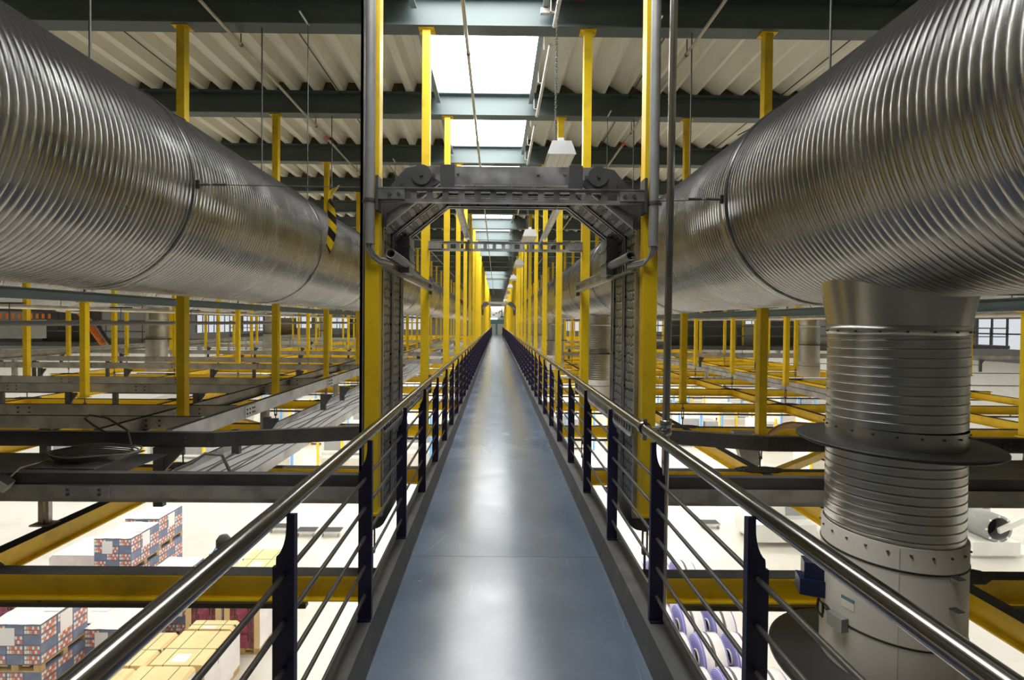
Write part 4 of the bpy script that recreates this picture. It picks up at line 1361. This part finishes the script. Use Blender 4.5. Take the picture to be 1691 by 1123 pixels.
mezz(7.5, 18, 26, 'right mezzanine platform', [(9.6, 13.4, 1.42, 'cabinet', 27.0), (13.7, 14.6, 1.2, 'machine_grey', 27.0), (7.7, 9.0, 1.2, 'brown_box', 27.2), (15.4, 17.6, 1.4, 'cabinet', 27.4)], 'cabinets on the right mezzanine')
mezz(-22, -9.0, 40, 'left mezzanine platform', [(-12.4, -9.2, 1.45, 'cabinet', 40.8), (-18.4, -17.2, 1.4, 'brown_box', 41.0)], 'cabinets on the left mezzanine')
mezz(-32, -17.2, 24, 'far left mezzanine platform', [(-31.5, -28.2, 2.0, 'cabinet', 25), (-26.8, -24, 1.9, 'machine_grey', 25), (-23.5, -21, 1.9, 'cabinet', 25.2)], 'cabinets on the far left mezzanine')
mezz(20, 32, 30, 'far right mezzanine platform', [(24.8, 27.6, 1.5, 'machine_grey', 31)], 'cabinets on the far right mezzanine')
# sloping chain conveyor far left
t = thing('sloping_conveyor', 'sloping grey conveyor with orange rollers far out on the left', 'conveyor', (-17.0, 20.5, 0.6))
MB().path([(-18.6, 20.6, 2.15), (-17.6, 20.6, 2.05), (-17.1, 20.6, 1.75), (-16.3, 20.6, 0.55)], 0.09, 8).build('side_rail', 'chan_light', t)
for i in range(16):
    u = i / 15
    z = 1.95 - 1.3 * u
    MB().tube((-17.45 + 0.95 * u, 20.3, z), (-17.45 + 0.95 * u, 20.6, z), 0.05, 6).build('roller', 'orange', t)
MB().box(-22.0, -18.6, 20.4, 20.9, 2.05, 2.2).build('side_rail', 'chan_dark', t)
for i in range(14):
    MB().tube((-21.9 + i * 0.25, 20.3, 1.75), (-21.9 + i * 0.25, 20.3, 1.95), 0.045, 6).build('roller', 'orange', t)
MB().box(-21.4, -19.6, 20.4, 21.2, 0.9, 1.7).build('motor_housing', 'machine_grey', t)

# ------------------------------------------------------------------ lower hall: goods on pallets
FZ = FLOOR_Z


def carton_mesh(w_, d_, h_, front, side):
    g = 0.004
    mb_ = MB().box(g, w_ - g, g, d_ - g, 0.003, h_ - 0.003)
    cols = (1, 1, 3, 2, 1, 2)
    if front:
        for r in range(2):
            for i in range(6):
                x0, x1 = w_ * (0.05 + 0.15 * i), w_ * (0.05 + 0.15 * i + 0.13)
                z0 = h_ * (0.12 + 0.42 * r)
                mb_.add([(x0, g - 0.002, z0), (x1, g - 0.002, z0), (x1, g - 0.002, z0 + h_ * 0.32), (x0, g - 0.002, z0 + h_ * 0.32)], [(0, 1, 2, 3)], False, cols[(i + r) % 6])
    if side:
        for r in range(2):
            for i in range(6):
                y0, y1 = d_ * (0.05 + 0.15 * i), d_ * (0.05 + 0.15 * i + 0.13)
                z0 = h_ * (0.12 + 0.42 * r)
                mb_.add([(w_ - g + 0.002, y0, z0), (w_ - g + 0.002, y1, z0), (w_ - g + 0.002, y1, z0 + h_ * 0.32), (w_ - g + 0.002, y0, z0 + h_ * 0.32)], [(0, 1, 2, 3)], False, cols[(i * 5 + r) % 6])
    return mb_.mesh('carton', ['carton_navy', 'print_white', 'print_red', 'print_orange'])


CW, CD, CHH = 1.0 / 3, 1.08 / 3, 0.78 / 4
CART = [carton_mesh(CW, CD, CHH, a, b) for a, b in ((0, 0), (1, 0), (0, 1), (1, 1))]


def pallet(parent, x0, x1, y0, y1, z):
    mb_ = MB()
    for y in (y0, (y0 + y1) / 2 - 0.05, y1 - 0.1):
        mb_.box(x0, x1, y, y + 0.1, z, z + 0.022)
        for x in (x0, (x0 + x1) / 2 - 0.07, x1 - 0.14):
            mb_.box(x, x + 0.14, y, y + 0.1, z + 0.022, z + 0.11)
    mb_.build('pallet_base', 'wood', parent)
    n = 5
    for i in range(n):
        xa = x0 + (x1 - x0 - 0.14) * i / (n - 1)
        MB().box(xa, xa + 0.14, y0, y1, z + 0.11, z + 0.135).build('pallet_board', 'wood', parent)


def navy_stack(x1, y0, levels, label, rows_=4):
    """blocks of printed cartons, right front corner at (x1, y0)"""
    x0 = x1 - 1.0
    t = thing('carton_stack', label, 'cartons', (x0, y0, FZ), 'pallets of navy printed cartons')
    z = FZ
    for lv in range(levels):
        pallet(t, x0, x1, y0, y0 + 1.08, z)
        z += 0.14
        for k in range(rows_):
            for i in range(3):
                for j in range(3):
                    if i < 2 and j > 0 and not (k == rows_ - 1):
                        continue
                    rr = random.random()
                    fr_, sd = (i + k + lv) % 3 != 2, (j * 2 + k) % 3 != 1
                    link('carton', CART[(1 if fr_ else 0) + (2 if sd else 0)], t, (i * CW, j * CD, z - FZ + k * CHH))
        z += CHH * rows_
    # shrink film lying over the top and white delivery notes
    fv = []
    for i in range(7):
        for j in range(7):
            fv.append((x0 - 0.005 + 1.01 * i / 6, y0 - 0.005 + 1.09 * j / 6, z + 0.006 + random.uniform(0, 0.016)))
    ff = [(i * 7 + j, (i + 1) * 7 + j, (i + 1) * 7 + j + 1, i * 7 + j + 1) for i in range(6) for j in range(6)]
    MB().add(fv, ff, True).build('film_cover', 'film', t)
    MB().box(x1 + 0.001, x1 + 0.004, y0 + 0.42, y0 + 0.70, z - 0.42, z - 0.03).box(x1 - 0.35, x1 + 0.003, y0 + 0.42, y0 + 0.70, z + 0.022, z + 0.025).build('delivery_note', 'paper', t)
    MB().box(x0 + 0.22, x0 + 0.5, y0 - 0.004, y0 - 0.001, z - 0.40, z - 0.06).build('delivery_note', 'paper', t)
    return t


navy_stack(-8.74, 9.3, 2, 'tall double stack of navy printed cartons nearest the viewer at lower left')
navy_stack(-9.78, 13.0, 2, 'tall double stack of navy cartons standing in front of an equal one')
navy_stack(-9.94, 14.3, 2, 'tall double stack of navy cartons directly behind another tall stack')
navy_stack(-8.35, 12.8, 1, 'low navy carton pallet beside the two tall stacks', 4)
navy_stack(-7.75, 10.3, 1, 'low navy carton pallet just right of the nearest tall stack', 5)
navy_stack(-8.2, 11.7, 1, 'low navy carton pallet in the row behind, with torn film', 4)
navy_stack(-7.1, 11.75, 1, 'low navy carton pallet next to the plum coloured pallets', 4)
navy_stack(-8.75, 10.5, 1, 'navy carton pallet hidden behind the nearest tall stack', 5)


def kraft_pallet(x1, y0, wd, dp, h, label, plum=False):
    x0 = x1 - wd
    t = thing('kraft_pallet', label, 'pallet', (x0, y0, FZ), 'kraft wrapped pallets')
    pallet(t, x0, x1, y0, y0 + dp, FZ)
    zb, zt = FZ + 0.14, FZ + h
    if plum:
        # courses of flat plum cartons between kraft corner boards
        k = 8
        hh = (zt - zb - 0.03) / k
        for i in range(k):
            nn = 3
            for j in range(nn):
                a = x0 + 0.03 + (wd - 0.06) * j / nn
                MB().box(a + 0.004, a + (wd - 0.06) / nn - 0.004, y0 + 0.02 + 0.015 * ((i + j) % 2), y0 + dp - 0.02, zb + i * hh + 0.003, zb + (i + 1) * hh - 0.003).build('flat_carton', 'plum', t)
        for a in (x0, x1 - 0.13):
            MB().box(a, a + 0.13, y0, y0 + 0.012, zb, zt).build('corner_board', 'kraft', t)
        MB().box(x1 - 0.004, x1 + 0.004, y0, y0 + dp, zb, zt).build('film_cover', 'film', t)
        MB().box(x0, x1, y0, y0 + dp, zt - 0.03, zt).build('kraft_lid', 'kraft', t)
    else:
        c = 0.05
        MB().prism([(x0, zb), (x1, zb), (x1, zt - c), (x1 - c, zt), (x0 + c, zt), (x0, zt - c)], 'y', y0, y0 + dp).build('kraft_cover', 'kraft', t)
        MB().box(x1 - 0.002, x1 + 0.005, y0, y0 + dp, zb, zt - 0.08).build('film_cover', 'film', t)
        MB().box(x0 + wd * 0.35, x0 + wd * 0.62, y0 + dp * 0.08, y0 + dp * 0.30, zt, zt + 0.003).build('delivery_note', 'paper', t)
    for f in (0.28, 0.74):
        xx = x0 + wd * f
        MB().box(xx - 0.007, xx + 0.007, y0 - 0.004, y0 + dp, zb, zt + 0.005).build('strap', 'strap', t)
    yy = y0 + dp * 0.45
    MB().box(x0, x1 + 0.007, yy, yy + 0.012, zt - 0.3, zt + 0.004).build('strap', 'strap', t)
    return t


kraft_pallet(-5.58, 9.27, 1.1, 1.03, 1.10, 'kraft covered pallet with green straps, front right of its block')
kraft_pallet(-6.75, 9.30, 1.1, 1.0, 1.06, 'kraft covered pallet with green straps, front left of its block')
kraft_pallet(-5.70, 8.1, 1.1, 1.1, 1.12, 'kraft covered pallet partly cut by the bottom edge, beside the walkway')
kraft_pallet(-6.85, 8.12, 1.05, 1.1, 1.06, 'kraft covered pallet partly cut by the bottom edge, left of its neighbour')
kraft_pallet(-5.62, 10.34, 1.0, 0.30, 1.12, 'darker kraft covered pallet right in front of the plum cartons')
kraft_pallet(-5.43, 11.15, 0.82, 1.15, 1.42, 'pallet of plum cartons with kraft corners, nearest the walkway', True)
kraft_pallet(-6.32, 11.15, 0.82, 1.15, 1.42, 'pallet of plum cartons with kraft corners, second from the walkway', True)
kraft_pallet(-5.9, 12.9, 1.1, 1.1, 1.12, 'kraft covered pallet behind the plum cartons')
kraft_pallet(-11.2, 11.4, 0.9, 1.1, 1.3, 'pallet of plum cartons at the far left edge of the picture', True)
# white topped low pallet
t = thing('sheeted_pallet', 'low pallet under a white sheet left of the tall navy stacks', 'pallet', (-12.6, 14.2, FZ))
pallet(t, -12.9, -11.5, 14.0, 15.2, FZ)
MB().prism([(-12.9, FZ + 0.14), (-11.5, FZ + 0.14), (-11.5, FZ + 0.82), (-11.6, FZ + 0.9), (-12.8, FZ + 0.9), (-12.9, FZ + 0.82)], 'y', 14.0, 15.2).build('sheet_cover', 'film', t)
# hooded scanner on a small blue and red stand
t = thing('hooded_scanner', 'black hooded scanner head on a small blue and red box', 'scanner', (-8.1, 14.4, FZ))
MB().box(-8.45, -7.85, 14.3, 14.8, FZ, FZ + 0.72).build('stand', 'machine_white', t)
MB().box(-8.46, -7.84, 14.29, 14.81, FZ + 0.72, FZ + 0.82).build('top_box', 'light_blue', t)
MB().box(-8.46, -8.0, 14.28, 14.5, FZ + 0.62, FZ + 0.72).build('red_band', 'red', t)
MB().lathe([(0.01, 0.36), (0.12, 0.34), (0.20, 0.22), (0.20, 0.02), (0.17, 0.0)], (-8.15, 14.5, FZ + 0.95), 'z', n=16).build('hood', 'black', t)
MB().tube((-8.15, 14.5, FZ + 0.82), (-8.15, 14.5, FZ + 1.0), 0.04, 8).tube((-8.4, 14.4, FZ + 0.82), (-8.25, 14.45, FZ + 1.1), 0.012, 6).build('stalk', 'black', t)

# reels of yarn on the floor to the right
proto = None
cnt = 0
for j, y in enumerate((9.4, 10.5, 11.6, 12.7, 13.8)):
    for i, x in enumerate((3.72, 4.44, 5.16)):
        lab = 'violet-blue yarn reel, row %s from the front, %s from the walkway' % (('one', 'two', 'three', 'four', 'five')[j], ('first', 'second', 'third')[i])
        if proto is None:
            proto = thing('yarn_reel', lab, 'reel', (x, y, FZ + 0.46), 'yarn reels on the lower floor')
            cx, cy, cz = x, y, FZ + 0.46
            MB().lathe([(0.14, 0.02), (0.40, 0.0), (0.44, 0.01), (0.46, 0.04), (0.46, 0.50), (0.44, 0.53), (0.14, 0.52)], (cx, cy, cz), 'x', n=36).build('yarn_winding', 'yarn', proto)
            MB().lathe([(0.14, -0.01), (0.155, -0.01), (0.155, 0.54), (0.14, 0.54), (0.14, -0.01)], (cx, cy, cz), 'x', n=24).build('core_tube', 'print_white', proto)
            MB().lathe([(0.005, 0.04), (0.14, 0.04)], (cx, cy, cz), 'x', n=24).build('core_hole_shade', 'black', proto)  # black disc painting the shade inside the hollow core
            MB().lathe([(0.461, 0.22), (0.468, 0.22), (0.468, 0.28), (0.461, 0.28)], (cx, cy, cz), 'x', n=36).build('band', 'cable', proto)
            MB().lathe([(0.462, 0.05), (0.463, 0.05), (0.463, 0.49), (0.462, 0.49)], (cx, cy, cz), 'x', n=36).build('film_wrap', 'film', proto)
        else:
            dup(proto, (x + 0.0, y, FZ + 0.46), lab)

# ------------------------------------------------------------------ lower hall: machines


def machine(x, y, w_, d_, h_, label, posts=True, style=0):
    t = thing('machine', label, 'machine', (x, y, FZ), 'white machines in the lower hall')
    MB().box(x, x + w_, y, y + d_, FZ + 0.12, FZ + h_ * 0.45).build('machine_base', 'machine_white', t)
    MB().box(x + 0.05, x + w_ * 0.6, y + 0.1, y + d_ - 0.1, FZ + h_ * 0.45, FZ + h_).build('machine_head', 'machine_white', t)
    MB().box(x + w_ * 0.66, x + w_ - 0.05, y + 0.15, y + d_ - 0.2, FZ + h_ * 0.45, FZ + h_ * 0.8).build('control_box', 'machine_grey', t)
    MB().box(x + 0.2, x + w_ * 0.5, y + 0.09, y + 0.1, FZ + h_ * 0.55, FZ + h_ * 0.9).build('window_panel', 'machine_grey', t)
    MB().box(x + 0.1, x + w_ - 0.1, y - 0.01, y, FZ + 0.25, FZ + h_ * 0.4).build('service_door', 'casing', t)
    if posts:
        for xx in (x - 0.1, x + w_ * 0.5, x + w_ + 0.02):
            MB().box(xx, xx + 0.1, y - 0.15, y - 0.05, FZ, FZ + h_ * 1.1).build('guard_post', 'light_blue' if style % 2 == 0 else 'yellow', t)
        MB().box(x - 0.1, x + w_ + 0.1, y - 0.12, y - 0.08, FZ + h_ * 0.55, FZ + h_ * 0.6).build('guard_rail', 'machine_white', t)
    for k in range(4):
        xx = x + 0.1 + (w_ - 0.3) * (k % 2)
        yy = y + 0.1 + (d_ - 0.3) * (k // 2)
        MB().box(xx, xx + 0.1, yy, yy + 0.1, FZ, FZ + 0.12).build('foot', 'machine_grey', t)
    b_ = t
    MB().lathe([(0.05, 0), (0.05, 0.12)], (x + w_ - 0.15, y + 0.2, FZ + h_ * 0.8), n=8, cap=True).build('signal_lamp', 'orange', b_)
    MB().lathe([(0.05, 0), (0.05, 0.12)], (x + w_ - 0.15, y + 0.2, FZ + h_ * 0.8 + 0.12), n=8, cap=True).build('signal_lamp', 'blue', b_)
    return t


mi_ = 0
for row, y in enumerate((24.5, 30.0, 36.5, 44.0, 53.0)):
    for x in (-22.5, -17.5, -13.0, -9.0, -5.2, 3.0, 7.4, 12.0, 16.5, 21.5):
        if row == 0 and x in (7.4, 3.0, 12.0):
            continue
        xx = x + random.uniform(-0.5, 0.5)
        w_ = random.uniform(2.2, 3.2)
        h_ = random.uniform(1.7, 2.9)
        col = 'left' if x < 0 else 'right'
        place = {-22.5: 'fifth', -17.5: 'fourth', -13.0: 'third', -9.0: 'second', -5.2: 'first', 3.0: 'first', 7.4: 'second', 12.0: 'third', 16.5: 'fourth', 21.5: 'fifth'}[x]
        machine(xx, y + random.uniform(-0.6, 0.6), w_, 1.5, h_, 'white machine in lower row %s, %s to the %s of the walkway' % (('one', 'two', 'three', 'four', 'five')[row], place, col), True, mi_)
        mi_ += 1
# glazed white machine on castors at the right
t = thing('machine', 'white cabinet machine with glass doors on castors, seen past the right handrail', 'machine', (9.0, 16.6, FZ))
MB().box(9.0, 11.2, 16.7, 18.0, FZ + 0.18, FZ + 0.8).build('machine_base', 'machine_white', t)
MB().box(9.9, 12.2, 17.2, 18.6, FZ + 0.8, FZ + 1.9).build('machine_head', 'machine_white', t)
for x in (10.4, 11.3):
    MB().box(x, x + 0.7, 17.17, 17.2, FZ + 0.95, FZ + 1.75).build('glass_door', 'machine_grey', t)
for x, y in ((9.15, 16.85), (11.0, 16.85), (9.15, 17.8), (11.0, 17.8)):
    MB().lathe([(0.0, -0.03), (0.09, -0.03), (0.09, 0.03), (0.0, 0.03)], (x, y, FZ + 0.09), 'x', n=12).box(x - 0.05, x + 0.05, y - 0.06, y + 0.06, FZ + 0.12, FZ + 0.19).build('castor', 'chan_light', t)
# winding machine with perforated drum
t = thing('winding_machine', 'white winding machine with a dark perforated drum right of the big riser', 'machine', (15.8, 15.8, FZ))
MB().box(15.7, 18.6, 16.1, 17.2, FZ, FZ + 0.10).build('base_plate', 'machine_white', t)
MB().box(16.0, 17.6, 16.0, 16.9, FZ + 0.10, FZ + 0.55).build('plinth', 'machine_white', t)
MB().prism([(16.1, FZ + 0.55), (17.9, FZ + 0.55), (17.9, FZ + 2.0), (16.9, FZ + 2.0), (16.5, FZ + 1.6)], 'y', 17.3, 18.2).build('machine_body', 'machine_white', t)
MB().box(14.4, 16.1, 17.4, 18.6, FZ + 0.5, FZ + 1.9).build('side_body', 'machine_white', t)
MB().lathe([(0.38, 16.05), (0.46, 16.05), (0.46, 17.2), (0.38, 17.2), (0.38, 16.05)], (16.9, 0, FZ + 0.98), 'y', n=28).build('drum', 'machine_grey', t)
MB().lathe([(0.005, 16.5), (0.38, 16.5)], (16.9, 0, FZ + 0.98), 'y', n=28).build('drum_disc', 'black', t)
for k in range(8):
    a = 2 * PI * k / 8
    MB().box(16.9 + 0.42 * math.cos(a) - 0.035, 16.9 + 0.42 * math.cos(a) + 0.035, 16.04, 16.05, FZ + 0.98 + 0.42 * math.sin(a) - 0.035, FZ + 0.98 + 0.42 * math.sin(a) + 0.035).build('drum_hole', 'white', t)
MB().add([(16.85, 15.95, FZ + 0.86), (18.3, 15.95, FZ + 1.5), (18.25, 15.95, FZ + 1.72), (16.8, 15.95, FZ + 1.02), (16.85, 16.03, FZ + 0.86), (18.3, 16.03, FZ + 1.5), (18.25, 16.03, FZ + 1.72), (16.8, 16.03, FZ + 1.02)],
         [(0, 1, 2, 3), (7, 6, 5, 4), (0, 4, 5, 1), (1, 5, 6, 2), (2, 6, 7, 3), (3, 7, 4, 0)]).build('press_arm', 'machine_white', t)
MB().box(16.7, 17.8, 17.25, 17.3, FZ + 1.2, FZ + 2.0).build('gauge_panel', 'machine_grey', t)
for k in range(5):
    MB().lathe([(0.05, -0.02), (0.05, 0.0)], (16.9 + (k % 3) * 0.25, 17.25, FZ + 1.6 + (k // 3) * 0.2), 'y', n=10, cap=True).build('gauge', 'print_white', t)
# feet of a machine standing below the arch
for i, (x, y) in enumerate(((-6.8, 17.5), (-5.9, 17.5), (-7.9, 17.8), (5.9, 17.8), (8.2, 18.4))):
    t = thing('roller_truck', 'low grey roller truck on the bare lower floor, %s from the left' % ('third', 'fourth', 'second', 'fifth', 'sixth')[i] if i != 2 else 'low grey roller truck on the bare lower floor, leftmost one', 'truck', (x, y, FZ), 'roller trucks')
    MB().box(x - 0.35, x + 0.35, y - 0.2, y + 0.2, FZ + 0.14, FZ + 0.20).build('truck_bed', 'chan_light', t)
    for dx in (-0.28, 0.28):
        MB().lathe([(0.0, -0.02), (0.07, -0.02), (0.07, 0.02), (0.0, 0.02)], (x + dx, y - 0.15, FZ + 0.07), 'x', n=10).build('castor', 'machine_grey', t)
print('objects', len(bpy.data.objects))
